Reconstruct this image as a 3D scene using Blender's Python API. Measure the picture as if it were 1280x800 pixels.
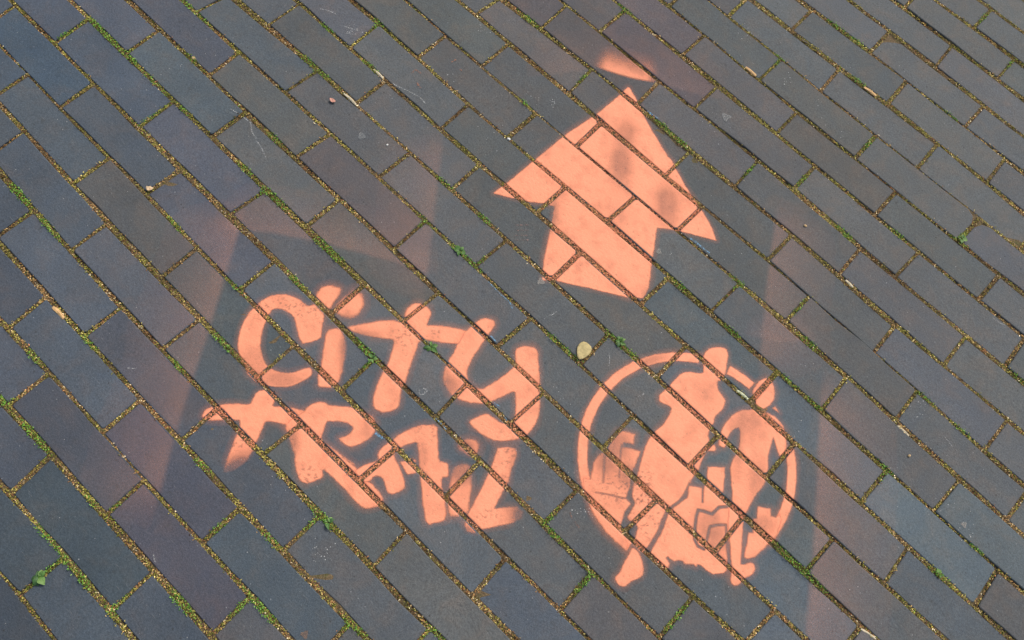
import bpy, math, random
import numpy as np
from mathutils import Matrix, Vector

for o in list(bpy.data.objects): bpy.data.objects.remove(o)
scene = bpy.context.scene
col = scene.collection
random.seed(7)
rng = np.random.default_rng(7)

# ---------------------------------------------------------------- camera
CAM_ROT=[[0.721412, -0.67059, 0.172838], [0.685292, 0.655374, -0.317583], [0.099695, 0.347553, 0.932345]]
CAM_LOC=(0.0,-0.07492,1.15519)
cam_data = bpy.data.cameras.new('camera')
cam_data.sensor_width = 36.0
cam_data.lens = 1030.0 / 1280.0 * 36.0
cam_data.clip_start = 0.05
cam_data.clip_end = 500.0
cam = bpy.data.objects.new('camera', cam_data)
col.objects.link(cam)
m = Matrix(CAM_ROT).to_4x4()
m.translation = Vector(CAM_LOC)
cam.matrix_world = m
scene.camera = cam

# ---------------------------------------------------------------- light: bright overcast daylight
SUN_EL, SUN_AZ = math.radians(52), math.radians(8)     # azimuth from +Y towards +X
world = bpy.data.worlds.new('World')
scene.world = world
world.use_nodes = True
wn, wl = world.node_tree.nodes, world.node_tree.links
wn.clear()
wo = wn.new('ShaderNodeOutputWorld'); bg = wn.new('ShaderNodeBackground'); sky = wn.new('ShaderNodeTexSky')
sky.sky_type = 'NISHITA'; sky.sun_disc = False
sky.sun_elevation = SUN_EL; sky.sun_rotation = SUN_AZ
sky.air_density = 1.6; sky.dust_density = 6.0; sky.ozone_density = 1.0
bg.inputs['Strength'].default_value = 0.09
wl.new(sky.outputs[0], bg.inputs['Color']); wl.new(bg.outputs[0], wo.inputs['Surface'])
sd = bpy.data.lights.new('sun', 'SUN')
sd.energy = 1.5; sd.angle = math.radians(12); sd.color = (1.0, 0.95, 0.88)
sun = bpy.data.objects.new('sun', sd); col.objects.link(sun)
sdir = Vector((math.sin(SUN_AZ) * math.cos(SUN_EL), math.cos(SUN_AZ) * math.cos(SUN_EL), math.sin(SUN_EL)))
sun.location = sdir * 5
sun.rotation_euler = sdir.to_track_quat('Z', 'Y').to_euler()

vs = scene.view_settings
vs.view_transform = 'Standard'; vs.look = 'None'; vs.gamma = 1.0; vs.use_curve_mapping = False
vs.exposure = 0.43
scene.cycles.pixel_filter_width = 1.0          # a crisp phone picture

# ---------------------------------------------------------------- survey of the pavement (metres unless said)
PITCH=0.0680
LENGTH=0.2138
HALF=0.0050
# course -> end joints: (x low, dy low, x high, dy high) in 0.1 mm
COURSES={
-6:[(-3967,123,-3956,95)],
-5:[(-5105,69,-5155,89),(-2999,68,-3009,51)],
-4:[(-6121,57,-6122,60),(-4007,61,-4023,35),(-1888,48,-1898,26)],
-3:[(-7048,27,-7080,22),(-4946,-21,-4959,-1),(-2855,-1,-2851,-18),(-720,49,-729,4)],
-2:[(-8329,62,-8335,23),(-6225,-6,-6229,-26),(-4123,-21,-4129,-31),(-2034,-48,-2028,-25),(77,6,72,-16)],
-1:[(-9519,106,-9543,45),(-7441,-40,-7447,-60),(-5324,-69,-5318,-37),(-3194,-74,-3156,-44),(-1025,-40,-1040,-21)],
0:[(-10369,67,-10385,51),(-8321,-2,-8319,-46),(-6213,-46,-6231,-86),(-4082,-85,-4089,-33),(-1994,-55,-1955,-12),(185,-70,173,-39)],
1:[(-11570,20,-11602,-26),(-9543,-38,-9563,-32),(-7458,36,-7446,-50),(-5294,-50,-5294,-26),(-3113,-61,-3132,-45),(-985,-91,-989,-15),(1160,-63,1154,-46)],
2:[(-10587,-31,-10628,-31),(-8467,-62,-8501,-23),(-6344,-40,-6294,-40),(-4081,-73,-4093,-48),(-1887,-54,-1917,-37),(242,-67,268,-49),(2366,-81,2368,-12)],
3:[(-9707,5,-9730,-6),(-7577,-48,-7578,-29),(-5401,-23,-5411,14),(-3256,-67,-3222,-39),(-1074,-28,-1039,-27),(1123,-24,1161,-11),(3274,65,3322,22)],
4:[(-8501,-8,-8529,-33),(-6411,-33,-6374,20),(-4212,4,-4223,30),(-2004,-10,-1961,-3),(122,-34,123,-33),(2235,-41,2226,-2),(4313,-30,4328,-21)],
5:[(-9610,-68,-9541,-225),(-7456,-26,-7418,-43),(-5276,-27,-5260,51),(-3140,3,-3112,40),(-949,47,-965,-10),(1199,-57,1217,-44),(3322,9,3343,-3)],
6:[(-8640,66,-8624,-26),(-6523,1,-6524,-1),(-4338,3,-4347,-1),(-2162,-1,-2164,52),(8,1,7,48),(2129,-24,2135,40),(4249,-23,4228,-19)],
7:[(-7404,1,-7432,39),(-5258,-9,-5280,13),(-3123,12,-3117,68),(-925,20,-908,60),(1262,33,1271,81),(3350,8,3366,-8),(5395,-31,5375,-14)],
8:[(-6511,10,-6523,33),(-4389,-57,-4390,16),(-2226,45,-2205,90),(-75,47,-45,102),(2121,37,2102,104),(4224,1,4264,9)],
9:[(-5659,3,-5670,25),(-3497,31,-3515,27),(-1331,47,-1320,55),(875,151,892,94),(3040,57,3027,38),(5114,-11,5127,-72)],
10:[(-6477,38,-6449,-120),(-4288,52,-4343,76),(-2114,3,-2125,21),(34,78,41,70),(2181,23,2174,2),(4315,-27,4323,-13)],
11:[(-5515,22,-5546,25),(-3334,59,-3372,9),(-1179,73,-1201,80),(1008,56,993,22),(3112,-16,3112,15)],
12:[(-4769,19,-4768,92),(-2607,55,-2611,43),(-456,107,-458,26),(1699,-9,1727,-22),(3839,16,3825,38)],
13:[(-3464,92,-3464,57),(-1308,77,-1320,18),(817,39,820,10),(2920,18,2942,18)],
14:[(-4308,68,-4331,40),(-2191,4,-2190,24),(-61,-13,-68,11),(2101,10,2135,31)],
15:[(-3421,20,-3445,-45),(-1296,-32,-1333,-26),(831,-53,815,48),(2944,-27,2959,-81)],
16:[(-2451,-2,-2451,-44),(-293,15,-318,33),(1849,-46,1832,-9)],
17:[(-1154,40,-1165,45),(968,-57,972,-50)],
18:[(-124,14,-161,-16)],
19:[(-1281,-9,-1294,-77),(834,-29,833,-55)],
20:[(-91,-39,-90,-64)],
}
VIEW=[(-1.185, 0.122), (0.024, 1.493), (0.616, 0.487), (-0.369, -0.446)]
# spray paint outlines in mm: (part, edge softness mm, density, smooth, outline)
PAINT={
'arrow':[
('arrow',1.72,1.00,0,[(-367.3,769.1),(-367.2,695.5),(-376.8,625.1),(-379.7,544.0),(-380.6,497.6),(-383.1,454.6),(-368.1,462.1),(-338.4,481.0),(-315.2,499.4),(-299.8,507.3),(-288.0,490.7),(-274.4,468.3),(-247.7,426.4),(-226.9,399.3),(-210.9,414.0),(-162.8,444.5),(-113.8,474.0),(-96.2,490.2),(-101.3,509.9),(-128.6,550.3),(-159.5,599.2),(-134.9,618.7),(-77.5,652.1),(-95.6,664.2),(-140.5,682.1),(-176.0,694.0),(-222.7,714.7),(-232.2,715.6),(-291.8,737.9),(-336.9,759.2),(-364.3,769.9)]),
],
'city':[
('C',1.72,1.00,1,[(-439.5,117.7),(-457.0,116.3),(-470.6,111.4),(-483.1,100.9),(-490.8,88.6),(-494.0,72.5),(-493.0,55.3),(-486.3,35.7),(-477.3,20.1),(-463.9,6.6),(-449.0,-2.5),(-430.1,-7.2),(-423.5,-10.5),(-407.7,-10.3),(-396.7,-8.4),(-383.7,0.8),(-375.4,7.4),(-366.5,18.0),(-360.9,31.6),(-357.8,45.1),(-359.0,53.2),(-363.4,56.7),(-368.5,56.9),(-372.0,50.7),(-377.1,38.9),(-384.1,28.7),(-392.4,22.2),(-403.3,17.8),(-414.8,16.2),(-428.5,21.1),(-441.8,29.0),(-451.6,38.1),(-459.7,49.0),(-465.5,59.7),(-469.7,68.0),(-472.6,77.6),(-469.1,84.0),(-459.4,89.8),(-448.7,92.3),(-439.8,91.6),(-417.1,78.8),(-407.4,74.9),(-401.3,74.3),(-389.6,97.2),(-400.6,109.4),(-413.3,125.7),(-430.4,126.5),(-436.5,125.9)]),
('I',2.90,1.00,1,[(-446.8,141.1),(-449.7,151.1),(-445.0,161.7),(-435.9,168.2),(-428.6,171.5),(-423.9,164.7),(-420.1,151.4),(-415.5,136.2),(-428.3,134.4),(-442.7,133.9)]),
('I',4.62,1.00,1,[(-409.1,139.9),(-413.8,156.5),(-412.0,187.1),(-395.3,185.5),(-385.1,176.0),(-380.8,163.3),(-382.6,150.1),(-391.7,143.7),(-401.1,142.5)]),
('I',2.38,1.00,1,[(-392.7,112.0),(-386.7,123.5),(-378.2,126.7),(-365.8,122.7),(-354.6,114.9),(-342.5,100.1),(-330.4,85.5),(-330.5,83.2),(-324.1,73.8),(-322.4,65.1),(-326.5,57.0),(-338.9,45.8),(-348.0,55.1),(-357.9,66.3),(-354.9,66.1),(-375.0,88.8)]),
('T',2.38,1.00,1,[(-376.9,136.3),(-365.2,153.9),(-355.4,169.5),(-343.1,185.5),(-335.1,193.1),(-326.6,197.6),(-327.0,207.0),(-332.0,210.5),(-337.3,220.7),(-335.9,232.3),(-329.4,238.9),(-314.6,242.6),(-306.3,239.7),(-300.4,228.7),(-297.3,220.5),(-287.2,231.3),(-271.3,244.2),(-258.1,252.0),(-246.9,257.8),(-238.0,250.1),(-240.9,237.3),(-257.1,222.3),(-270.8,212.5),(-281.9,205.4),(-287.4,194.2),(-281.0,184.2),(-273.8,169.6),(-265.3,153.9),(-261.4,147.6),(-255.8,137.2),(-250.1,121.9),(-240.8,112.9),(-236.7,104.1),(-240.2,92.8),(-247.4,85.1),(-257.2,81.0),(-265.0,83.6),(-273.7,93.0),(-282.1,108.1),(-288.0,123.5),(-293.7,138.7),(-298.0,147.8),(-313.2,172.2),(-322.2,165.7),(-338.3,153.5),(-353.8,143.2),(-365.5,136.9)]),
('Y',2.11,1.00,1,[(-250.2,252.8),(-249.6,274.6),(-247.2,285.6),(-241.6,293.3),(-232.7,297.6),(-226.5,293.9),(-223.6,282.8),(-223.4,275.9),(-217.4,249.8),(-214.4,233.6),(-207.5,216.0),(-201.4,208.6),(-188.9,202.4),(-170.8,207.3),(-164.6,232.3),(-162.1,251.0),(-160.3,267.8),(-162.3,272.6),(-179.0,288.9),(-173.8,301.1),(-162.6,311.1),(-154.6,310.8),(-143.0,300.4),(-121.7,280.8),(-106.3,264.1),(-95.8,252.3),(-88.6,243.7),(-81.7,232.3),(-78.1,217.8),(-78.3,204.8),(-83.7,192.2),(-93.5,179.1),(-103.9,169.2),(-117.7,163.1),(-132.9,160.8),(-143.7,160.3),(-150.7,162.3),(-146.3,177.0),(-139.9,188.5),(-129.7,190.9),(-114.5,193.2),(-104.9,204.1),(-110.3,216.8),(-122.6,230.7),(-135.4,242.9),(-141.8,224.4),(-148.9,205.5),(-156.9,193.0),(-168.0,183.7),(-182.7,175.5),(-198.8,171.3),(-211.8,174.1),(-221.7,180.1),(-229.9,190.7),(-234.8,202.0),(-237.8,215.4),(-245.0,235.7),(-248.0,246.6)]),
],
'trail':[
('T',1.85,1.00,1,[(-417.8,-94.6),(-423.1,-84.8),(-417.6,-73.0),(-407.2,-57.5),(-393.6,-44.6),(-385.2,-37.3),(-389.4,-28.1),(-392.5,-21.0),(-391.7,-13.8),(-386.3,-8.3),(-376.9,-2.7),(-369.8,-2.1),(-364.6,-11.0),(-362.9,-17.0),(-351.9,-8.5),(-341.0,0.3),(-331.4,5.5),(-321.5,11.7),(-312.9,7.5),(-315.8,-10.5),(-325.6,-19.0),(-339.7,-28.1),(-352.6,-37.1),(-346.8,-48.8),(-341.0,-60.4),(-337.3,-69.1),(-332.3,-78.8),(-327.7,-93.6),(-330.3,-113.0),(-337.1,-123.2),(-341.8,-119.5),(-350.9,-104.4),(-362.3,-84.1),(-375.5,-59.9),(-388.5,-70.9),(-402.0,-85.9),(-409.6,-92.6)]),
('R',1.98,1.00,1,[(-324.4,7.4),(-326.3,17.1),(-324.8,25.0),(-320.4,32.7),(-313.2,37.9),(-307.4,38.5),(-296.3,48.4),(-283.7,59.1),(-270.7,63.7),(-258.7,69.3),(-249.7,70.5),(-242.0,68.0),(-234.1,58.2),(-232.5,47.2),(-235.3,33.2),(-242.4,18.8),(-262.4,15.0),(-258.3,24.1),(-256.8,34.4),(-259.6,41.6),(-269.1,41.0),(-281.3,33.4),(-292.0,22.0),(-289.8,15.4),(-280.2,-0.1),(-276.3,-1.3),(-245.0,2.6),(-215.2,7.6),(-243.2,1.9),(-225.2,3.9),(-212.8,5.1),(-193.5,2.4),(-186.1,4.8),(-171.4,4.9),(-161.0,3.3),(-155.4,-0.8),(-156.6,-9.0),(-162.3,-19.8),(-169.2,-24.8),(-180.2,-26.1),(-197.9,-25.8),(-213.9,-24.8),(-234.9,-26.3),(-247.9,-27.1),(-237.7,-35.1),(-242.9,-48.5),(-247.2,-55.8),(-256.1,-59.1),(-266.8,-55.3),(-277.6,-49.1),(-292.3,-36.8),(-286.5,-40.8),(-298.0,-37.5),(-309.6,-31.8),(-323.9,-26.1),(-329.3,-20.2),(-329.9,-9.5)]),
('A',1.98,1.00,1,[(-213.9,0.4),(-212.8,6.3),(-209.9,17.7),(-200.9,32.7),(-207.7,39.5),(-207.1,37.6),(-211.1,48.5),(-208.9,63.1),(-206.7,80.3),(-200.8,98.9),(-192.8,113.2),(-180.3,126.9),(-160.1,109.0),(-141.6,91.2),(-129.8,99.1),(-125.7,95.3),(-115.8,85.5),(-122.4,79.0),(-111.7,70.1),(-122.4,78.3),(-111.3,68.5),(-95.9,59.8),(-77.0,42.9),(-82.5,31.6),(-90.5,19.2),(-104.3,27.9),(-120.6,40.3),(-139.6,55.3),(-154.5,67.4),(-160.8,73.5),(-172.8,83.9),(-181.7,90.1),(-189.0,77.8),(-193.9,65.5),(-191.2,55.8),(-189.4,52.6),(-178.1,49.0),(-165.6,44.2),(-155.7,39.5),(-147.7,32.9),(-149.5,24.0),(-152.9,15.5),(-159.2,12.1),(-169.1,16.8),(-180.8,22.0),(-189.8,15.2),(-188.6,4.8),(-195.9,-2.4)]),
('A',1.58,1.00,0,[(-178.8,53.3),(-165.3,70.3),(-151.5,58.1),(-158.2,47.9),(-166.9,50.3)]),
('I',2.90,0.95,1,[(-139.2,135.5),(-132.3,144.9),(-124.7,149.8),(-115.9,147.2),(-110.3,137.7),(-112.3,129.6),(-122.9,125.3),(-132.9,122.9),(-138.5,126.0)]),
('I',3.17,0.90,1,[(-119.2,99.7),(-116.7,109.6),(-109.2,116.9),(-101.1,117.5),(-90.8,105.7),(-81.1,95.8),(-70.9,81.8),(-61.4,69.7),(-67.7,57.7),(-76.9,48.8),(-89.5,58.9),(-96.7,68.5),(-108.2,81.3),(-113.7,90.5)]),
('L',1.98,1.00,0,[(-94.5,163.4),(-87.2,173.1),(-76.1,180.8),(-68.1,174.9),(-59.2,153.9),(-49.7,136.3),(-47.5,123.8),(-43.0,109.1),(-39.6,99.3),(-29.0,112.0),(-18.9,124.2),(-8.0,124.1),(-4.1,116.1),(-8.2,102.7),(-19.5,87.1),(-32.0,67.9),(-37.1,56.0),(-45.6,51.2),(-52.7,54.8),(-59.7,66.7),(-66.5,88.4),(-72.3,109.3),(-80.5,132.9)]),
],
'emblem':[
('figure',1.72,1.00,1,[(25.0,382.8),(20.6,389.2),(22.1,399.4),(22.9,419.8),(22.3,432.5),(25.3,443.3),(31.4,450.5),(38.9,455.9),(38.9,455.9),(47.6,463.5),(40.5,473.1),(33.6,479.7),(29.7,487.0),(28.0,496.7),(32.1,506.5),(39.3,515.0),(47.4,519.9),(55.4,515.3),(62.0,503.9),(72.1,487.2),(73.1,474.8),(69.7,469.2),(78.5,460.5),(88.7,457.5),(97.3,455.2),(101.0,448.1),(103.0,439.4),(101.1,424.6),(102.9,420.0),(106.5,413.0),(107.9,401.6),(110.9,394.2),(120.0,386.5),(128.7,389.9),(134.2,383.0),(125.2,375.1),(125.7,367.4),(129.7,353.0),(134.5,343.5),(134.1,331.1),(136.2,319.2),(132.8,325.7),(138.3,307.3),(140.3,293.5),(137.3,278.9),(136.1,262.2),(140.1,250.7),(144.8,236.2),(147.4,219.9),(149.1,204.7),(149.8,201.7),(145.8,197.8),(134.5,198.0),(129.9,201.1),(131.0,202.1),(125.2,215.3),(121.0,222.5),(104.5,219.9),(101.8,223.0),(99.0,239.5),(96.4,244.7),(87.9,248.1),(80.7,258.7),(76.5,272.5),(68.0,288.1),(63.1,299.5),(55.1,318.1),(51.7,331.3),(51.9,344.9),(54.1,360.8),(51.7,373.1),(50.1,384.4),(50.8,376.5),(46.8,388.5),(30.6,382.0)]),
('figure',1.58,1.00,1,[(142.0,146.5),(143.7,157.2),(138.2,172.1),(137.2,184.0),(133.3,195.0),(143.7,195.8),(151.4,192.1),(161.7,185.5),(167.7,178.5),(168.0,171.6),(161.5,159.9),(160.6,148.2),(153.3,143.9)]),
('walker',1.72,1.00,1,[(118.9,448.7),(126.4,463.8),(137.4,474.8),(153.9,485.9),(165.3,488.6),(176.5,489.0),(188.4,485.9),(198.2,476.6),(208.0,463.3),(209.8,454.6),(209.0,445.6),(202.9,449.9),(189.3,459.3),(183.1,463.7),(189.4,449.0),(195.2,433.9),(208.1,418.0),(215.6,397.1),(216.0,379.4),(218.1,359.7),(222.3,342.3),(229.6,328.1),(242.1,309.7),(258.9,284.6),(262.9,287.5),(267.5,295.6),(273.4,298.5),(278.5,294.2),(280.0,286.4),(275.0,274.2),(274.7,263.0),(270.8,256.5),(264.6,255.2),(257.8,265.1),(251.7,274.0),(229.6,297.6),(220.6,307.9),(212.2,315.1),(202.9,329.2),(196.9,337.0),(197.4,343.4),(190.4,352.4),(168.8,375.2),(164.3,380.9),(160.3,393.3),(158.0,403.5),(156.0,415.9),(138.5,438.4),(133.8,429.6),(133.9,414.9),(140.4,400.5),(139.5,395.5),(131.4,393.7),(128.3,398.9),(121.7,413.3),(119.3,423.6)]),
('walker',1.72,1.00,1,[(122.0,490.9),(116.8,501.1),(116.2,513.8),(119.6,526.1),(126.6,531.0),(136.0,527.0),(144.2,519.8),(150.4,508.4),(150.5,495.9),(147.6,486.5),(139.5,483.3),(130.3,484.0)]),
('walker',1.19,0.80,0,[(156.8,497.4),(157.7,502.6),(169.6,498.3)]),
('town',1.58,1.00,0,[(147.2,302.2),(138.0,317.0),(152.5,328.1),(156.0,329.6),(151.9,340.6),(140.4,357.4),(158.9,374.6),(167.8,362.1),(179.5,343.7),(194.8,334.9),(202.1,342.1),(215.6,326.1),(216.4,319.1),(228.4,296.4),(239.5,280.8),(245.4,271.6),(249.7,264.6),(248.8,259.2),(246.2,255.7),(238.8,246.8),(234.1,245.9),(226.4,244.1),(219.0,244.3),(214.6,241.9),(215.6,237.3),(211.0,238.5),(201.4,230.1),(197.2,230.7),(190.3,225.9),(188.0,221.9),(181.8,220.5),(177.7,221.1),(177.3,217.1),(184.6,214.9),(187.9,208.8),(184.7,203.9),(170.6,203.2),(156.8,206.5),(156.1,209.6),(151.5,237.1),(146.9,251.6),(142.0,264.1),(140.9,274.6),(146.7,301.7),(142.5,311.4)]),
('town',1.85,1.00,0,[(232.9,342.9),(237.4,350.2),(228.7,364.1),(243.1,374.3),(250.1,367.4),(257.1,370.3),(257.4,378.4),(264.6,373.7),(272.7,350.7),(271.0,333.8),(270.7,322.2),(269.7,321.2),(268.1,306.5),(262.1,297.9),(257.1,295.0),(249.8,311.5),(241.8,326.6),(246.6,331.1),(237.9,340.0)]),
('town',2.38,0.95,0,[(29.2,224.0),(22.6,235.4),(17.1,245.9),(15.6,258.6),(20.1,273.2),(15.7,287.3),(13.3,303.5),(18.8,310.6),(33.2,318.7),(41.0,306.2),(29.7,298.0),(31.9,291.0),(43.7,299.7),(55.2,305.5),(59.0,295.4),(63.7,281.9),(65.7,271.8),(74.8,258.9),(80.7,258.7),(80.1,248.3),(84.5,240.9),(96.1,240.6),(96.2,225.2),(101.1,210.8),(105.9,204.1),(127.5,193.1),(130.3,185.6),(112.7,184.4),(91.8,184.8),(66.3,190.3),(35.0,204.2),(20.9,217.8)]),
('ring0',1.6,1.0,0,[(130.6,186.0),(116.2,185.0),(101.7,185.2),(87.3,186.8),(73.1,189.6),(59.2,193.7),(45.7,199.0),(32.8,205.5),(20.5,213.1),(8.9,221.8),(-1.8,231.5),(-11.6,242.2),(-20.5,253.6),(-28.3,265.9),(-34.9,278.7),(-40.4,292.1),(-44.6,306.0),(-47.6,320.1),(-49.4,334.5),(-49.8,349.0),(-48.9,363.4),(-46.7,377.7),(-43.3,391.8),(-38.6,405.5),(-32.7,418.7),(-25.6,431.4),(-17.5,443.3),(-8.3,454.5),(1.9,464.8),(12.9,474.2),(24.8,482.5),(32.2,470.8),(21.4,463.2),(11.3,454.6),(2.0,445.2),(-6.4,435.0),(-13.8,424.1),(-20.3,412.5),(-25.7,400.4),(-30.0,387.9),(-33.1,375.0),(-35.1,362.0),(-35.9,348.8),(-35.5,335.5),(-33.9,322.4),(-31.2,309.4),(-27.3,296.8),(-22.3,284.5),(-16.2,272.8),(-9.1,261.6),(-1.0,251.1),(7.9,241.4),(17.8,232.5),(28.3,224.6),(39.6,217.6),(51.4,211.7),(63.7,206.8),(76.4,203.1),(89.4,200.5),(102.5,199.1),(115.8,198.8),(129.0,199.8)]),
('ring1',1.6,1.0,0,[(69.5,502.3),(80.1,504.8),(90.9,506.6),(101.8,507.6),(112.7,507.9),(112.7,494.0),(102.7,493.8),(92.7,492.8),(82.9,491.2),(73.1,488.9)]),
('ring2',1.6,1.0,0,[(215.3,470.3),(226.5,460.0),(236.8,448.6),(245.9,436.3),(253.8,423.2),(260.4,409.4),(265.7,395.0),(269.6,380.2),(272.1,365.1),(273.2,349.9),(272.8,334.6),(258.9,335.6),(259.3,349.6),(258.3,363.5),(256.1,377.3),(252.5,390.9),(247.7,404.0),(241.6,416.6),(234.4,428.6),(226.0,439.8),(216.7,450.2),(206.4,459.7)]),
],
}
# unpainted lines inside a painted part: (part, width mm, strength, line)
GAPS={
'emblem':[
('town',4.8,0.85,[(196.6,333.8),(188.3,324.3),(186.9,309.7),(176.1,304.6),(169.0,300.0),(173.0,290.4),(181.3,277.4),(191.7,264.6),(199.9,261.3),(208.6,264.1)]),
('town',4.2,0.75,[(204.4,275.1),(195.6,294.1),(202.5,304.0),(210.8,312.2),(217.5,304.8),(234.9,285.7),(243.9,277.5),(250.1,271.5)]),
('town',3.4,0.80,[(155.2,327.8),(166.5,313.3)]),
('town',4.2,0.50,[(21.3,264.2),(45.3,233.9)]),
('town',3.4,0.50,[(29.4,292.7),(57.0,255.2)]),
('town',2.9,0.60,[(47.7,215.6),(61.8,225.6),(79.2,236.1),(88.4,243.1)]),
('town',5.5,0.80,[(77.8,259.9),(84.7,243.0),(95.9,240.4),(97.1,224.2),(105.1,207.2)]),
('town',2.6,0.50,[(21.9,230.7),(28.1,224.9)]),
],
}
# thin coats: (thing, part, strength, centre x y, axis x y, axis x y) mm
THIN=[('arrow', 'arrow', 0.45, -276.9, 645.4, 8.3, 8.9, 16.7, -19.4),
('arrow', 'arrow', 0.34, -310.7, 699.0, 8.4, 9.1, 12.2, -14.2),
('arrow', 'arrow', 0.42, -175.5, 645.1, 9.2, 9.7, 15.8, -19.1),
('arrow', 'arrow', 0.15, -215.8, 566.8, 9.0, 9.5, 11.2, -13.0),
('arrow', 'arrow', 0.45, -290.8, 491.9, 5.2, 3.7, 12.6, -19.0),
('arrow', 'arrow', 0.3, -95.2, 500.8, 5.3, 5.5, 6.9, -8.2),
('city', 'C', 0.22, -429.2, 7.8, 12.5, 12.7, 10.9, -9.3),
('city', 'C', 0.35, -381.8, 16.8, 12.6, 12.6, 7.1, -6.2),
('city', 'I', 0.45, -336.3, 96.6, 4.0, 4.0, 28.2, -25.8),
('city', 'I', 0.35, -361.7, 123.0, 3.2, 3.3, 18.1, -16.6),
('city', 'T', 0.4, -351.8, 142.0, 13.0, 13.2, 4.5, -4.2),
('city', 'Y', 0.45, -208.6, 177.5, 7.3, 7.4, 6.8, -6.8),
('city', 'Y', 0.3, -223.0, 185.3, 4.1, 4.1, 8.6, -8.5),
('trail', 'T', 0.75, -329.6, -107.5, 4.7, 20.0, 11.0, -2.4),
('trail', 'T', 0.6, -334.3, -122.8, 5.9, 13.1, 8.3, -3.2),
('trail', 'I', 0.55, -128.9, 126.6, 9.6, 9.5, 7.2, -7.3),
('trail', 'I', 0.5, -106.7, 104.2, 11.2, 11.0, 7.8, -7.9),
('trail', 'R', 0.45, -306.4, -30.1, 4.6, 4.6, 8.4, -7.4),
('trail', 'R', 0.2, -242.5, 57.3, 6.3, 6.3, 8.4, -7.8),
('trail', 'L', 0.85, -2.4, 121.5, 10.4, 10.1, 11.8, -12.6),
('trail', 'L', 0.5, -42.9, 50.7, 6.3, 6.1, 5.2, -5.3),
('trail', 'L', 0.3, -58.4, 159.6, 4.0, 4.0, 13.9, -14.6),
('trail', 'A', 0.25, -162.3, 80.8, 3.2, 3.1, 11.2, -11.0),
('emblem', 'figure', 0.16, 68.0, 443.3, 10.4, 10.5, 9.3, -11.6),
('emblem', 'walker', 0.3, 142.9, 452.6, 12.2, 12.1, 8.9, -11.5),
('emblem', 'walker', 0.25, 207.9, 397.5, 8.6, 8.4, 15.4, -20.1),
('emblem', 'walker', 0.25, 155.2, 411.0, 4.3, 4.3, 14.5, -18.6),
('emblem', 'town', 0.4, 26.9, 292.2, 8.4, 8.3, 9.1, -10.6),
('emblem', 'town', 0.45, 27.2, 259.9, 6.6, 6.5, 10.6, -12.1),
('emblem', 'town', 0.4, 65.4, 265.5, 6.6, 6.5, 7.4, -8.6),
('emblem', 'town', 0.3, 247.5, 349.3, 8.4, 8.2, 5.4, -7.1),
('emblem', 'town', 0.3, 191.4, 294.8, 7.5, 7.3, 9.6, -12.0),
('emblem', 'town', 0.3, 215.0, 287.3, 6.6, 6.4, 8.1, -10.2),
('emblem', 'town', 0.25, 127.7, 210.2, 6.5, 6.3, 9.8, -11.5),
('emblem', 'ring0', 0.35, -22.0, 423.5, 5.4, 11.6, 4.2, -2.4)]
WORN=[(-184.5, 115.1, 7.2, 7.2, 9.9, -9.7), (-354.6, -81.0, 9.9, 9.8, 5.1, -4.3), (-459.6, 89.0, 27.3, 28.0, 9.5, -8.2), (68.2, 244.5, 18.2, 17.8, 10.3, -11.9), (104.8, 246.0, 9.9, 9.7, 7.2, -8.4), (133.5, 238.6, 11.5, 11.2, 9.8, -11.7), (-77.5, 161.5, 9.7, 9.6, 17.1, -18.0), (-39.0, 85.9, 7.9, 7.7, 4.5, -4.6), (-308.6, 186.0, 8.2, 8.3, 9.0, -8.6), (-280.2, 223.9, 3.3, 3.4, 4.5, -4.4), (84.0, 275.8, 6.6, 6.5, 8.8, -10.4), (-252.0, -46.5, 10.8, 10.6, 8.2, -7.3)]
# overspray past the edges of the stencil cards: (name, edge line mm, falloff mm, strength)
SPRAY=[('text side',[(-385.1,-184.8),(-411.9,-150.2),(-447.5,-98.6),(-473.9,-59.3),(-501.1,-18.8),(-540.5,38.3),(-570.5,81.0),(-596.9,118.2)],79,0.40),
('text top',[(-596.8,131.9),(-567.1,159.1),(-526.3,186.4),(-473.1,218.7),(-407.6,256.1),(-390.3,264.5)],63,0.34),
('arrow side',[(-362.4,289.6),(-400.6,335.8),(-441.2,384.6),(-478.0,429.9)],77,0.28),
('arrow right',[(-19.8,731.3),(11.8,676.2),(44.9,621.8),(76.9,571.3)],82,0.36),
('arrow right low',[(76.9,571.3),(101.7,589.0),(124.2,612.0)],40,0.22),
('emblem side',[(215.1,538.3),(242.0,496.9),(268.1,456.7),(299.3,407.5),(329.4,360.0),(357.7,313.4),(389.4,258.5)],87,0.42),
('arrow top',[(-465.3,702.3),(-425.5,766.0),(-362.7,796.0),(-276.9,846.5)],92,0.16),
('arrow tip',[(-416.4,766.2),(-396.8,775.6),(-374.3,788.1),(-355.9,801.0)],28,1.00)]
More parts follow.
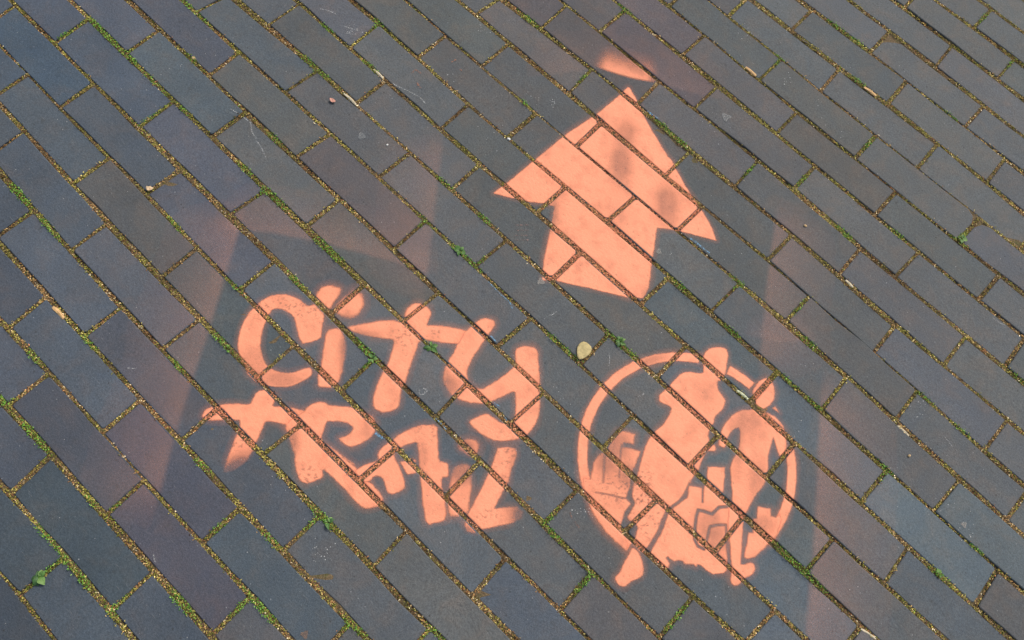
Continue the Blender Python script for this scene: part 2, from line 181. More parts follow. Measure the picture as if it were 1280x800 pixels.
MOSS_SPOTS=[(-1052,199),(-1028,197),(-993,194),(-958,202),(-911,192),(-867,186),(-823,203),(-983,338),(-941,341),(-893,281),(-849,149),(-1061,153),(-790,476),(-745,544),(-690,478),(-765,407),(-690,273),(-725,397),(-478,891),(-432,719),(-468,615),(-578,747),(-278,753),(-233,749),(-94,1087),(-221,1013),(-147,1158),(-197,1163),(-9,1394),(-6,993),(64,1154),(82,1333),(-783,-69),(-799,-67),(-876,-66),(-855,-68),(-673,65),(-676,197),(-537,60),(-625,201),(-599,203),(-349,342),(-483,132),(-425,336),(-452,411),(-359,410),(-313,345),(-471,200),(-504,198),(-117,794),(-65,548),(-6,624),(-45,851),(211,959),(87,656),(65,823),(128,887),(-645,-201),(-498,-75),(-367,-140),(-561,-267),(-538,-267),(-621,-264),(-611,-137),(-486,-7),(-466,-9),(-267,198),(-315,128),(-344,132),(-78,408),(-69,408),(-57,408),(-150,338),(-116,346),(37,548),(197,548),(137,620),(147,549),(319,682),(387,680),(409,813),(-430,-333),(-443,-329),(-416,-334),(-398,-368),(-286,-172),(-237,-268),(-250,-267),(-425,-261),(-302,-325),(-194,-222),(-377,-334),(-355,-334),(-188,-71),(-227,-141),(-169,-204),(-157,-205),(17,-70),(-62,-137),(307,338),(293,340),(502,543),(478,477),(352,341),(320,340),(125,112),(106,116),(32,140),(47,140),(242,161),(240,172),(-209,-80),(-385,-243),(336,540),(470,435),(154,313)]
NARROW=[(-1110,69),(-999,67),(-904,67),(-846,67),(-753,611),(-691,611),(-621,608),(-553,611),(-391,1023),(-312,1024),(-260,1023),(-250,1022),(-194,1020),(-89,1017),(-30,1015),(-155,956),(-89,957),(-22,953),(-59,337),(-26,336),(-464,-202),(-419,-204),(-270,615),(-193,616),(-161,619),(2,956),(47,953),(47,683),(126,686),(64,1016),(144,1023),(-367,-396),(-345,-397),(458,530)]
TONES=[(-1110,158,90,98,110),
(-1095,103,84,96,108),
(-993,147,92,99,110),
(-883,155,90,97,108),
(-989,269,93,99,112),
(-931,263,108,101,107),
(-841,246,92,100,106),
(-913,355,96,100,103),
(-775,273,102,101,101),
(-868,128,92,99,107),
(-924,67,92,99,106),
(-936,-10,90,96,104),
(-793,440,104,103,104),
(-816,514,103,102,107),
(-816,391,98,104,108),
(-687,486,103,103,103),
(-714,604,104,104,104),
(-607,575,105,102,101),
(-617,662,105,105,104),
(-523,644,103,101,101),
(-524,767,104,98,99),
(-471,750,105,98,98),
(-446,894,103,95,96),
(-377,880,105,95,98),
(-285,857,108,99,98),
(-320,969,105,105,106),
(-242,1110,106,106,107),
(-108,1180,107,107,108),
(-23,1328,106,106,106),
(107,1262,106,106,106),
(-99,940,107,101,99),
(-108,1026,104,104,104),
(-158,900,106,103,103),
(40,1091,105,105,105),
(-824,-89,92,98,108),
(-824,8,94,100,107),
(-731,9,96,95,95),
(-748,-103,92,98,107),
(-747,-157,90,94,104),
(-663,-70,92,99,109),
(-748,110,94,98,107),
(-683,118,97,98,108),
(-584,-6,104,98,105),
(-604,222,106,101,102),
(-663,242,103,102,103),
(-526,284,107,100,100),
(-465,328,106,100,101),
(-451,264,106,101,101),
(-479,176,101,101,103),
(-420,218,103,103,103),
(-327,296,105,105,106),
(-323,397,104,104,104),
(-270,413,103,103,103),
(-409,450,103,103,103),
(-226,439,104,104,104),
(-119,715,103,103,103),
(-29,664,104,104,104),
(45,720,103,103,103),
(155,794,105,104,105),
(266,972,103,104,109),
(178,1008,106,105,105),
(172,915,105,105,105),
(13,856,104,104,104),
(-628,-190,90,95,105),
(-670,-199,88,93,102),
(-544,-187,92,97,107),
(-553,-244,92,93,102),
(-572,-99,95,96,107),
(-504,-98,98,97,105),
(-462,-260,86,91,98),
(-460,-198,86,92,100),
(-428,-103,92,98,105),
(-429,-183,96,94,105),
(-481,11,92,98,102),
(-368,107,98,102,106),
(-284,107,98,102,107),
(-219,155,103,103,106),
(-221,257,103,104,106),
(-104,288,102,102,104),
(-46,312,104,104,106),
(-11,382,104,104,105),
(-48,210,102,104,107),
(120,513,100,106,110),
(208,497,98,108,114),
(200,594,104,105,107),
(256,579,106,100,100),
(240,670,106,104,105),
(300,694,104,105,110),
(401,654,103,104,106),
(329,583,103,103,103),
(346,815,104,104,104),
(303,491,110,107,108),
(-471,-328,82,89,97),
(-419,-388,78,86,94),
(-386,-329,80,89,96),
(-372,-410,76,83,91),
(-388,-303,82,91,98),
(-323,-241,95,92,102),
(-318,-179,90,97,106),
(-409,-238,90,92,98),
(-317,-344,80,89,97),
(-230,-289,88,94,103),
(-180,-241,96,94,97),
(-244,-106,92,97,105),
(-222,-55,100,102,104),
(-189,-167,92,99,107),
(-114,-96,97,101,106),
(-137,-31,101,101,101),
(-85,-137,100,100,101),
(-53,-37,101,101,101),
(-45,14,100,104,108),
(-6,52,99,105,111),
(75,30,101,106,116),
(37,152,102,103,106),
(95,120,102,101,101),
(158,166,102,101,100),
(184,119,101,98,100),
(223,228,99,105,110),
(248,180,101,98,100),
(295,283,98,106,112),
(311,357,103,108,110),
(302,410,104,108,111),
(385,414,110,104,104),
(391,512,104,112,118),
(459,563,106,110,114),
(488,607,107,108,110),
(446,472,104,110,115),
(533,556,104,112,117),
(444,411,102,103,105),
(565,482,103,102,103),
(507,442,103,107,111),
(354,281,100,108,114),
(401,312,106,106,109)]
CHIP_AT=(222.6,1011.4)
# marks: (name, label, colour, width mm, lines mm)
MARKS=[
('scratch','white chalky scratch across two bricks, well above the letter C','chalk',1.8,[[(-779.3,255.1),(-753.6,261.0),(-738.1,262.4),(-722.8,252.7),(-709.7,249.6)],[(-705.5,247.7),(-690.5,244.5),(-673.1,237.7)]]),
('scratch','long white scuff along a brick edge beside a pale stick','chalk',1.8,[[(-658.7,476.9),(-634.0,480.6),(-612.8,487.5),(-590.6,493.3),(-575.5,491.4)]]),
('scratch','patchy white scuff on a brick beside a mossy joint','chalk',2.2,[[(-831.5,492.1),(-820.1,499.9),(-806.3,505.3)],[(-780.7,496.5),(-769.0,502.0),(-752.7,510.5)],[(-766.2,490.4),(-755.8,497.1)]]),
('scratch','tiny white curl mark on a brick between the letters T and Y','chalk',1.7,[[(-234.4,144.8),(-230.2,140.6),(-226.0,141.4),(-224.5,146.3),(-227.1,148.8)],[(-232.0,148.9),(-226.3,152.9),(-223.7,148.8)]]),
('scratch','tiny white hooked scrape on a brick under the arrow','chalk',1.6,[[(-179.4,363.3),(-176.9,367.8),(-175.3,378.7)]]),
('scratch','tiny pale streak on a brick left of the overspray','chalk',1.3,[[(-544.2,-121.9),(-537.9,-117.2),(-534.1,-113.4)]]),
('scratch','short white streak on a purplish brick below the overspray','chalk',1.4,[[(-318.1,-254.4),(-312.5,-257.4),(-307.1,-259.1)]]),
('scratch','small white scrape on a brick inside the ring','chalk',1.7,[[(-0.5,364.2),(3.1,371.2),(3.3,376.6)]]),
('scratch','faint white rub mark on a brick right of the emblem','chalk',1.4,[[(372.8,652.0),(393.7,647.0)],[(417.0,619.5),(429.4,618.3)]]),
('scratch','faint white rub mark on a grey brick below the chipped one','chalk',1.4,[[(324.7,875.8),(339.4,877.2),(349.3,881.4)],[(312.3,880.8),(323.9,884.8)]]),
('scratch','thin white line down a brick beside the yellow leaf','chalk',1.2,[[(-76.7,385.9),(-67.6,377.3),(-61.8,368.9)]]),
('blue_paint_fleck','light blue paint streak in the joint by the right barb of the arrow','blue',3.1,[[(-110.4,623.9),(-98.6,626.0),(-85.1,625.9),(-69.8,627.6)]]),
('blue_paint_fleck','light blue paint line along a brick edge above the letter Y','blue',1.6,[[(-282.9,337.6),(-255.5,335.6),(-236.3,336.6),(-224.0,330.7)]]),
('blue_paint_fleck','bright blue paint dab beside the tip of the arrow','blue',3.1,[[(-313.1,756.8),(-301.3,757.9),(-289.6,758.9)]]),
('blue_paint_fleck','blue paint dab in the joint beside the bowl of the R','blue',3.4,[[(-232.8,57.4),(-225.5,58.1),(-216.7,60.5)]]),
('blue_paint_fleck','pale blue paint dab beside the upper arm of the Y','blue',2.2,[[(-219.2,277.0),(-206.4,275.7)]]),
('blue_paint_fleck','pale blue paint dab in the joint below the Y bowl','blue',2.2,[[(-187.2,132.0),(-177.4,131.9),(-165.2,131.0)]]),
('blue_paint_fleck','pale blue paint speckle in the hollow of the Y','blue',1.9,[[(-144.4,208.0),(-135.4,208.7)],[(-120.7,203.4),(-112.5,201.5)]]),
('ghost_print','faint pink printed rows on the brick left of the arrow stem','ghost',1.4,[[(-320.6,438.0),(-315.7,442.0)],[(-315.4,443.5),(-310.4,447.5)],[(-310.1,449.0),(-305.2,453.0)],[(-314.4,431.4),(-309.4,435.4)],[(-309.1,436.9),(-304.2,440.8)],[(-303.9,442.4),(-299.0,446.4)],[(-308.1,424.8),(-303.2,428.8)],[(-302.9,430.3),(-298.0,434.3)],[(-297.7,435.8),(-292.8,439.7)],[(-302.9,419.3),(-298.0,423.2)],[(-297.7,424.7),(-292.8,428.7)],[(-292.5,430.2),(-287.5,434.2)]]),
('paint_smear','dull orange paint smears on a brick beside the long white scuff','smear',3.1,[[(-634.4,515.6),(-633.6,526.0),(-621.6,527.3)],[(-606.8,582.2),(-603.9,592.7)],[(-614.4,509.2),(-600.0,506.2)],[(-587.5,581.9),(-581.6,583.6)]]),
('paint_smear','dull paint prints on a brick just outside the ring, near the large figure foot','smear',1.4,[[(38.9,169.3),(47.1,165.2)],[(52.5,164.3),(63.1,162.6)]]),
]
# sticks: (label, colour, thickness mm, end, end mm)
STICKS=[
('pale cream stick fragment wedged in the joint beside the long white scuff','cream',4.6,[(-681.8,475.2),(-658.4,474.8)]),
('pale stick fragment in the joint beside the pink petal','cream',4.6,[(-679.5,407.5),(-650.5,407.1)]),
('short tan stick fragment in a thin joint above a round grey stain','tan',5.8,[(-252.1,957.8),(-227.9,957.0)]),
('stubby tan stick fragment beside a green moss tuft','tan',5.8,[(-79.0,1086.0),(-53.0,1087.0)]),
('tan stick fragment in a joint among bluish bricks','tan',5.8,[(-688.2,-138.6),(-663.6,-137.9)]),
('small pale stick fragment between plain grey bricks','cream',4.6,[(114.4,752.5),(130.2,750.8)]),
('greenish white stick in the joint above the small figure','green',4.6,[(100.4,479.4),(121.1,480.8)]),
('thin dark twig lying along a joint','dark',3.0,[(-217.2,1084.3),(-177.1,1087.1)]),
('pale curved twig in the joint beside the brown stained brick','cream',3.4,[(311.3,613.4),(332.9,612.5)]),
('long pale twig in the joint beyond the emblem overspray','cream',3.0,[(434.6,335.0),(458.1,338.9)]),
]
# weeds: (label, place mm, leaves, size)
WEEDS=[
('clover-like weed with round leaves between the letters T and Y',(-268.3,202.2),5,1.2),
('bright green weed in the joint below the letter R',(-188.0,-70.9),5,1.0),
('leafy green weed in an end joint among dark bluish bricks',(-396.0,-369.3),7,1.2),
('small green weed in the joint left of the arrow foot',(-348.4,343.0),5,1.0),
('tiny pale green seedling in a joint among bluish bricks beyond the overspray',(478.2,476.1),3,0.8),
('small green weed at the joint beside the letter I',(-314.4,129.2),5,0.9),
('dense green weed cushion in the joint between the arrow and the ring',(-74.7,409.7),8,1.0),
('green weed at the chipped brick corner',(211.2,958.6),6,0.9),
]
# pebbles and stains: (label, kind, place mm, size mm, colour)
SPOTS=[
('cream pebble in a mossy joint among bluish bricks','pebble',(-892.0,275.3),6.6,'tan'),
('white stone chip at a joint left of the arrow barb','pebble',(-435.4,543.8),6.0,'white'),
('small tan pebble lying on a grey brick','pebble',(9.9,781.3),4.8,'tan'),
('small brown pebble lying on a brick beside the overspray','pebble',(349.9,586.8),4.8,'tan'),
('tiny pale pebble on a brick beside the round whitish stain','pebble',(-561.6,392.1),3.6,'white'),
('round pale grey stain on a grey brick beside the arrow barb','stain',(-211.8,848.3),15.6,'grey'),
('round whitish stain below the pink petal','stain',(-601.1,373.5),12.0,'grey'),
('pale splashed stain at the foot of the arrow stem','stain',(-226.4,396.0),12.0,'pale'),
('round beige stain in the notch under the arrow barb','stain',(-130.4,568.5),9.6,'pale'),
('small brown stain on a brick well below the word TRAIL','stain',(-104.3,-186.0),9.6,'brown'),
('pale scuffed stain on a bluish brick beyond the emblem overspray','stain',(465.9,560.0),8.4,'pale'),
]
LEAF=[(-101.7,341.0),(-116.8,356.0),(-115.9,371.4),(-99.7,373.3),(-94.7,364.0),(-95.7,350.6)]
FRAGMENT=[(-747.7,75.4)]
PETAL=[(-680.1,383.8)]
SPECKS=[((471.0,558.7),16,15),((322.8,659.8),14,18),((-469.2,626.2),10,18),((-435.3,649.3),14,9),((-761.5,500.5),14,11),((-301.2,1016.5),12,22),((-623.0,668.5),14,18),((434.7,555.1),20,22),((-584.1,552.0),12,15),((15.6,208.7),12,15),((53.4,183.5),16,15),((-166.8,-104.1),20,18),((-79.0,278.6),14,33),((-183.2,993.8),8,18)]

# ---------------------------------------------------------------- helpers
def lin(r, g, b):
    f = lambda c: c / 12.92 if c <= 0.04045 else ((c + 0.055) / 1.055) ** 2.4
    return tuple(f(c / 255.0) for c in (r, g, b))

def tag(o, label=None, cat=None, group=None, kind=None):
    if label: o['label'] = label
    if cat: o['category'] = cat
    if group: o['group'] = group
    if kind: o['kind'] = kind
    return o

def link(name, mesh, material=None, parent=None):
    o = bpy.data.objects.new(name, mesh)
    col.objects.link(o)
    if material is not None and not mesh.materials: mesh.materials.append(material)
    if parent is not None: o.parent = parent
    return o

def empty(name, loc=(0, 0, 0)):
    o = bpy.data.objects.new(name, None)
    o.empty_display_size = 0.02
    o.location = loc
    col.objects.link(o)
    return o

def mesh_np(name, verts, faces, attrs=None, colors=None, smooth=False):
    """verts Nx3, faces MxK (constant K) numpy arrays"""
    me = bpy.data.meshes.new(name)
    n, (mcount, k) = len(verts), faces.shape
    me.vertices.add(n); me.vertices.foreach_set('co', np.ascontiguousarray(verts, dtype=np.float32).ravel())
    me.loops.add(mcount * k); me.loops.foreach_set('vertex_index', np.ascontiguousarray(faces, dtype=np.int32).ravel())
    me.polygons.add(mcount)
    me.polygons.foreach_set('loop_start', np.arange(0, mcount * k, k, dtype=np.int32))
    me.polygons.foreach_set('loop_total', np.full(mcount, k, dtype=np.int32))
    if smooth: me.polygons.foreach_set('use_smooth', np.ones(mcount, dtype=bool))
    for an, av in (attrs or {}).items():
        at = me.attributes.new(an, 'FLOAT', 'POINT'); at.data.foreach_set('value', np.ascontiguousarray(av, dtype=np.float32))
    if colors is not None:
        at = me.attributes.new('tint', 'FLOAT_COLOR', 'POINT')
        at.data.foreach_set('color', np.ascontiguousarray(np.c_[colors, np.ones(n)], dtype=np.float32).ravel())
    me.update(calc_edges=True); me.validate()
    return me

class Nodes:
    def __init__(s, name):
        s.mat = bpy.data.materials.new(name); s.mat.use_nodes = True
        s.t = s.mat.node_tree; s.t.nodes.clear()
        s.out = s.n('ShaderNodeOutputMaterial'); s.b = s.n('ShaderNodeBsdfPrincipled')
        s.l(s.b.outputs[0], s.out.inputs['Surface'])
    def n(s, kind, **kw):
        x = s.t.nodes.new(kind)
        for k, v in kw.items(): setattr(x, k, v)
        return x
    def l(s, a, b): s.t.links.new(a, b)
    def coord(s): return s.n('ShaderNodeNewGeometry').outputs['Position']
    def noise(s, vec, scale, detail=4, rough=0.6, dist=0.0):
        x = s.n('ShaderNodeTexNoise'); x.inputs['Scale'].default_value = scale; x.inputs['Detail'].default_value = detail
        x.inputs['Roughness'].default_value = rough; x.inputs['Distortion'].default_value = dist
        s.l(vec, x.inputs['Vector']); return x.outputs['Fac']
    def ramp(s, fac, stops):
        x = s.n('ShaderNodeValToRGB'); e = x.color_ramp.elements
        while len(e) < len(stops): e.new(0.5)
        for el, (p, c) in zip(e, stops): el.position = p; el.color = c if len(c) == 4 else (*c, 1)
        s.l(fac, x.inputs[0]); return x.outputs[0]
    def mix(s, fac, a, b, mode='MIX'):
        x = s.n('ShaderNodeMix', data_type='RGBA', blend_type=mode)
        for i, v in ((0, fac), (6, a), (7, b)):
            if hasattr(v, 'is_linked') or hasattr(v, 'links'): s.l(v, x.inputs[i])
            else: x.inputs[i].default_value = v if i == 0 else ((*v, 1) if len(v) == 3 else v)
        return x.outputs[2]
    def math(s, op, a, b=None, clamp=False):
        x = s.n('ShaderNodeMath', operation=op, use_clamp=clamp)
        for i, v in ((0, a), (1, b)):
            if v is None: continue
            if hasattr(v, 'links'): s.l(v, x.inputs[i])
            else: x.inputs[i].default_value = v
        return x.outputs[0]
    def bump(s, h, strength, dist):
        x = s.n('ShaderNodeBump'); x.inputs['Strength'].default_value = strength; x.inputs['Distance'].default_value = dist
        s.l(h, x.inputs['Height']); s.l(x.outputs[0], s.b.inputs['Normal'])

# ---------------------------------------------------------------- materials
def brick_material(name, per_object=True):
    N = Nodes(name); p = N.coord()
    if per_object:
        base = N.n('ShaderNodeObjectInfo').outputs['Color']
    else:
        a = N.n('ShaderNodeAttribute', attribute_name='tint'); base = a.outputs['Color']
    cloud = N.noise(p, 26, 5, 0.62, 0.4)
    c1 = N.mix(1.0, base, N.ramp(cloud, [(0.32, (0.93, 0.98, 1.04)), (0.5, (1.0, 1.0, 1.0)), (0.70, (1.24, 1.06, 0.96))]), 'MULTIPLY')
    x = N.n('ShaderNodeMix', data_type='RGBA', blend_type='MIX'); x.inputs[0].default_value = 0.8
    N.l(base, x.inputs[6]); N.l(c1, x.inputs[7]); c = x.outputs[2]
    # broad grime, fine sandy grain
    g = N.noise(p, 9, 4, 0.55)
    c = N.mix(1.0, c, N.ramp(g, [(0.3, (0.86, 0.87, 0.88)), (0.7, (1.12, 1.11, 1.10))]), 'MULTIPLY')
    f = N.noise(p, 620, 3, 0.8)
    c = N.mix(1.0, c, N.ramp(f, [(0.25, (0.60, 0.60, 0.61)), (0.75, (1.42, 1.41, 1.40))]), 'MULTIPLY')
    f2 = N.noise(p, 300, 3, 0.7)
    c = N.mix(1.0, c, N.ramp(f2, [(0.25, (0.84, 0.84, 0.84)), (0.75, (1.17, 1.17, 1.16))]), 'MULTIPLY')
    # pale specks of lime and dust, clustered
    v = N.n('ShaderNodeTexVoronoi', feature='F1'); v.inputs['Scale'].default_value = 150; N.l(p, v.inputs['Vector'])
    near = N.ramp(v.outputs['Distance'], [(0.06, (1, 1, 1)), (0.13, (0, 0, 0))])
    sep = N.n('ShaderNodeSeparateColor'); N.l(v.outputs['Color'], sep.inputs[0])
    pick = N.ramp(sep.outputs[0], [(0.78, (0, 0, 0)), (0.82, (1, 1, 1))])
    spot = N.math('MULTIPLY', N.math('MULTIPLY', near, pick), N.ramp(N.noise(p, 14, 3), [(0.42, (0, 0, 0)), (0.62, (0.9, 0.9, 0.9))]))
    c = N.mix(spot, c, (0.42, 0.43, 0.44))
    # small open pits
    v2 = N.n('ShaderNodeTexVoronoi', feature='F1'); v2.inputs['Scale'].default_value = 85; N.l(p, v2.inputs['Vector'])
    sep2 = N.n('ShaderNodeSeparateColor'); N.l(v2.outputs['Color'], sep2.inputs[0])
    hole = N.math('MULTIPLY', N.ramp(v2.outputs['Distance'], [(0.07, (1, 1, 1)), (0.14, (0, 0, 0))]), N.ramp(sep2.outputs[1], [(0.80, (0, 0, 0)), (0.84, (0.6, 0.6, 0.6))]))
    c = N.mix(hole, c, (0.035, 0.034, 0.034))
    # faint hairline scratches
    mp = N.n('ShaderNodeMapping'); mp.inputs['Scale'].default_value = (60, 900, 60); mp.inputs['Rotation'].default_value = (0, 0, 0.5); N.l(p, mp.inputs['Vector'])
    sc = N.noise(mp.outputs[0], 1.0, 2, 0.5, 0.3)
    c = N.mix(N.math('MULTIPLY', N.ramp(sc, [(0.68, (0, 0, 0)), (0.77, (1, 1, 1))]), 0.32), c, (0.30, 0.30, 0.30))
    # dark oily blotches
    d = N.noise(p, 70, 3, 0.6)
    c = N.mix(N.ramp(d, [(0.62, (0, 0, 0)), (0.76, (0.42, 0.42, 0.42))]), c, (0.05, 0.05, 0.05))
    N.l(c, N.b.inputs['Base Color'])
    N.l(N.ramp(g, [(0.3, (0.68, 0.68, 0.68)), (0.7, (0.86, 0.86, 0.86))]), N.b.inputs['Roughness'])
    N.b.inputs['Specular IOR Level'].default_value = 0.18
    h = N.math('ADD', N.math('MULTIPLY', f, 0.5), N.math('ADD', f2, N.math('MULTIPLY', cloud, 1.5)))
    N.bump(h, 0.5, 0.0011)
    return N.mat

def tint_material(name, rough=0.9, vary=0.25):
    N = Nodes(name); p = N.coord()
    a = N.n('ShaderNodeAttribute', attribute_name='tint')
    f = N.noise(p, 700, 2, 0.6)
    c = N.mix(1.0, a.outputs['Color'], N.ramp(f, [(0.3, (1 - vary,) * 3), (0.7, (1 + vary,) * 3)]), 'MULTIPLY')
    N.l(c, N.b.inputs['Base Color'])
    N.b.inputs['Roughness'].default_value = rough; N.b.inputs['Specular IOR Level'].default_value = 0.2
    return N.mat

def bed_material():
    N = Nodes('joint sand'); p = N.coord()
    f = N.noise(p, 500, 4, 0.7); g = N.noise(p, 60, 4, 0.6)
    c = N.ramp(f, [(0.3, (0.055, 0.038, 0.020)), (0.5, (0.14, 0.098, 0.052)), (0.72, (0.28, 0.21, 0.12))])
    c = N.mix(N.ramp(g, [(0.5, (0, 0, 0)), (0.7, (0.7, 0.7, 0.7))]), c, (0.07, 0.085, 0.02))
    N.l(c, N.b.inputs['Base Color']); N.b.inputs['Roughness'].default_value = 0.95
    N.bump(f, 0.8, 0.003)
    return N.mat

def far_material():
    N = Nodes('distant paving'); p = N.coord()
    b = N.n('ShaderNodeTexBrick'); b.offset = 0.5
    b.inputs['Color1'].default_value = (*[c / 1.5 for c in lin(104, 104, 105)], 1); b.inputs['Color2'].default_value = (*[c / 1.5 for c in lin(92, 97, 105)], 1)
    b.inputs['Mortar'].default_value = (0.10, 0.085, 0.04, 1); b.inputs['Scale'].default_value = 1.0
    b.inputs['Mortar Size'].default_value = 0.005; b.inputs['Brick Width'].default_value = LENGTH; b.inputs['Row Height'].default_value = PITCH
    N.l(p, b.inputs['Vector']); N.l(b.outputs['Color'], N.b.inputs['Base Color']); N.b.inputs['Roughness'].default_value = 0.75
    return N.mat

PAINT_COL = (0.93, 0.334, 0.194)
def paint_material(name, grain=0.5, colr=PAINT_COL):
    """coral spray paint; the coat's thickness is a point attribute, thin coats break up into droplets"""
    N = Nodes(name); p = N.coord()
    d = N.n('ShaderNodeAttribute', attribute_name='coat').outputs['Fac']
    f = N.noise(p, 1100, 2, 0.8); f2 = N.noise(p, 220, 3, 0.65)
    par = N.math('MULTIPLY', d, N.math('SUBTRACT', 1.0, d))                      # largest for half coats
    al = N.math('ADD', d, N.math('MULTIPLY', N.math('MULTIPLY', par, 4 * grain), N.math('SUBTRACT', f, 0.5)), clamp=True)
    pit = N.math('MULTIPLY', N.ramp(f2, [(0.25, (0.62, 0.62, 0.62)), (0.38, (1, 1, 1))]), N.ramp(N.noise(p, 38, 4, 0.6), [(0.30, (0.80, 0.80, 0.80)), (0.52, (1, 1, 1))]))
    al = N.math('MULTIPLY', al, pit, clamp=True)
    c = N.mix(N.noise(p, 30, 3), (colr[0] * 0.97, colr[1] * 0.95, colr[2] * 0.93), (colr[0], colr[1] * 1.06, colr[2] * 1.08))
    c = N.mix(N.ramp(f, [(0.30, (0.45, 0.45, 0.45)), (0.50, (0, 0, 0))]), c, tuple(q * .68 for q in colr))
    N.l(c, N.b.inputs['Base Color']); N.b.inputs['Roughness'].default_value = 0.62; N.b.inputs['Specular IOR Level'].default_value = 0.3
    N.l(al, N.b.inputs['Alpha'])
    N.bump(N.math('ADD', f, N.math('MULTIPLY', f2, 2.0)), 0.45, 0.0008)
    return N.mat

def plain(name, colr, rough=0.8, nscale=300, vary=0.25):
    N = Nodes(name); p = N.coord()
    f = N.noise(p, nscale, 3, 0.6)
    c = N.ramp(f, [(0.3, tuple(x * (1 - vary) for x in colr)), (0.7, tuple(min(1, x * (1 + vary)) for x in colr))])
    N.l(c, N.b.inputs['Base Color']); N.b.inputs['Roughness'].default_value = rough
    N.bump(f, 0.3, 0.0005)
    return N.mat

M_BRICK = brick_material('blue grey clinker')
M_BRICK_OUT = brick_material('blue grey clinker outer', False)
M_BED = bed_material(); M_FAR = far_material()
M_GRIT = tint_material('dry joint litter'); M_MOSS = tint_material('moss', 0.85, 0.35)
M_PAINT = paint_material('coral spray paint', 0.45); M_SPRAY = paint_material('coral overspray dust', 0.8, (0.74, 0.38, 0.29))

# ---------------------------------------------------------------- pavement geometry
TONE_XY = np.array([t[:2] for t in TONES], float) / 1e3
TONE_RGB = np.array([lin(*t[2:]) for t in TONES])
GAIN = np.array([1.43, 1.30, 1.225])                              # what a 1.0 albedo reads as under this light
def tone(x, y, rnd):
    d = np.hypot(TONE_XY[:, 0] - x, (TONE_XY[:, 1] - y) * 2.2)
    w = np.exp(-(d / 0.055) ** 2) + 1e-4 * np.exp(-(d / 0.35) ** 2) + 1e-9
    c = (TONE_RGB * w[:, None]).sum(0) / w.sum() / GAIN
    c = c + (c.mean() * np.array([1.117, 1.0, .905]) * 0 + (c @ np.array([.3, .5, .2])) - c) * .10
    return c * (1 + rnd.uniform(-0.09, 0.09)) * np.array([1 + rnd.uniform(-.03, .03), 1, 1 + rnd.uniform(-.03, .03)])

LINE_PTS = {}
for k, js in COURSES.items():
    for (xl, dl, xh, dh) in js:
        LINE_PTS.setdefault(k, []).append((xl * 1e-4, dl * 1e-4)); LINE_PTS.setdefault(k + 1, []).append((xh * 1e-4, dh * 1e-4))
LINE_PTS = {k: np.array(v) for k, v in LINE_PTS.items()}
def line_y(k, x):
    """height of long joint k at x: nearly straight, with the wander of hand-laid courses"""
    x = np.asarray(x, float); y = np.full(x.shape, k * PITCH)
    if k in LINE_PTS:
        q = LINE_PTS[k]; w = np.exp(-((x[..., None] - q[:, 0]) / 0.11) ** 2)
        y = y + (w * q[:, 1]).sum(-1) / (w.sum(-1) + 0.35)
    return y

view = np.array(VIEW)
def dist_outside_view(x, y):
    """0 inside the camera's patch of ground, else metres outside (convex quad, counter-clockwise or not)"""
    x = np.asarray(x, float); y = np.asarray(y, float); c = view.mean(0); out = np.full(x.shape, -1e9)
    for i in range(4):
        a, b = view[i], view[(i + 1) % 4]; e = (b - a) / np.linalg.norm(b - a); n = np.array([e[1], -e[0]])
        if np.dot(c - a, n) > 0: n = -n
        out = np.maximum(out, (x - a[0]) * n[0] + (y - a[1]) * n[1])
    return out

X0, X1, Y0, Y1 = view[:, 0].min() - 0.75, view[:, 0].max() + 0.75, view[:, 1].min() - 0.75, view[:, 1].max() + 0.75
K0, K1 = int(math.floor(Y0 / PITCH)), int(math.ceil(Y1 / PITCH))
JOINTS = {}
rj = random.Random(3)
for k in list(range(-1, K0 - 1, -1)) + list(range(0, K1 + 1)):
    js = [(a * 1e-4, c * 1e-4) for a, _, c, _ in COURSES.get(k, [])]
    if not js:
        nb = JOINTS.get(k + 1 if k < 0 else k - 1)
        x = nb[len(nb) // 2][0] + LENGTH * rj.uniform(0.38, 0.62); js = [(x, x)]
    while js[0][0] > X0:
        x = js[0][0] - LENGTH + rj.uniform(-.003, .003); js.insert(0, (x, x + rj.uniform(-.0015, .0015)))
    while js[-1][0] < X1:
        x = js[-1][0] + LENGTH + rj.uniform(-.003, .003); js.append((x, x + rj.uniform(-.0015, .0015)))
    JOINTS[k] = js

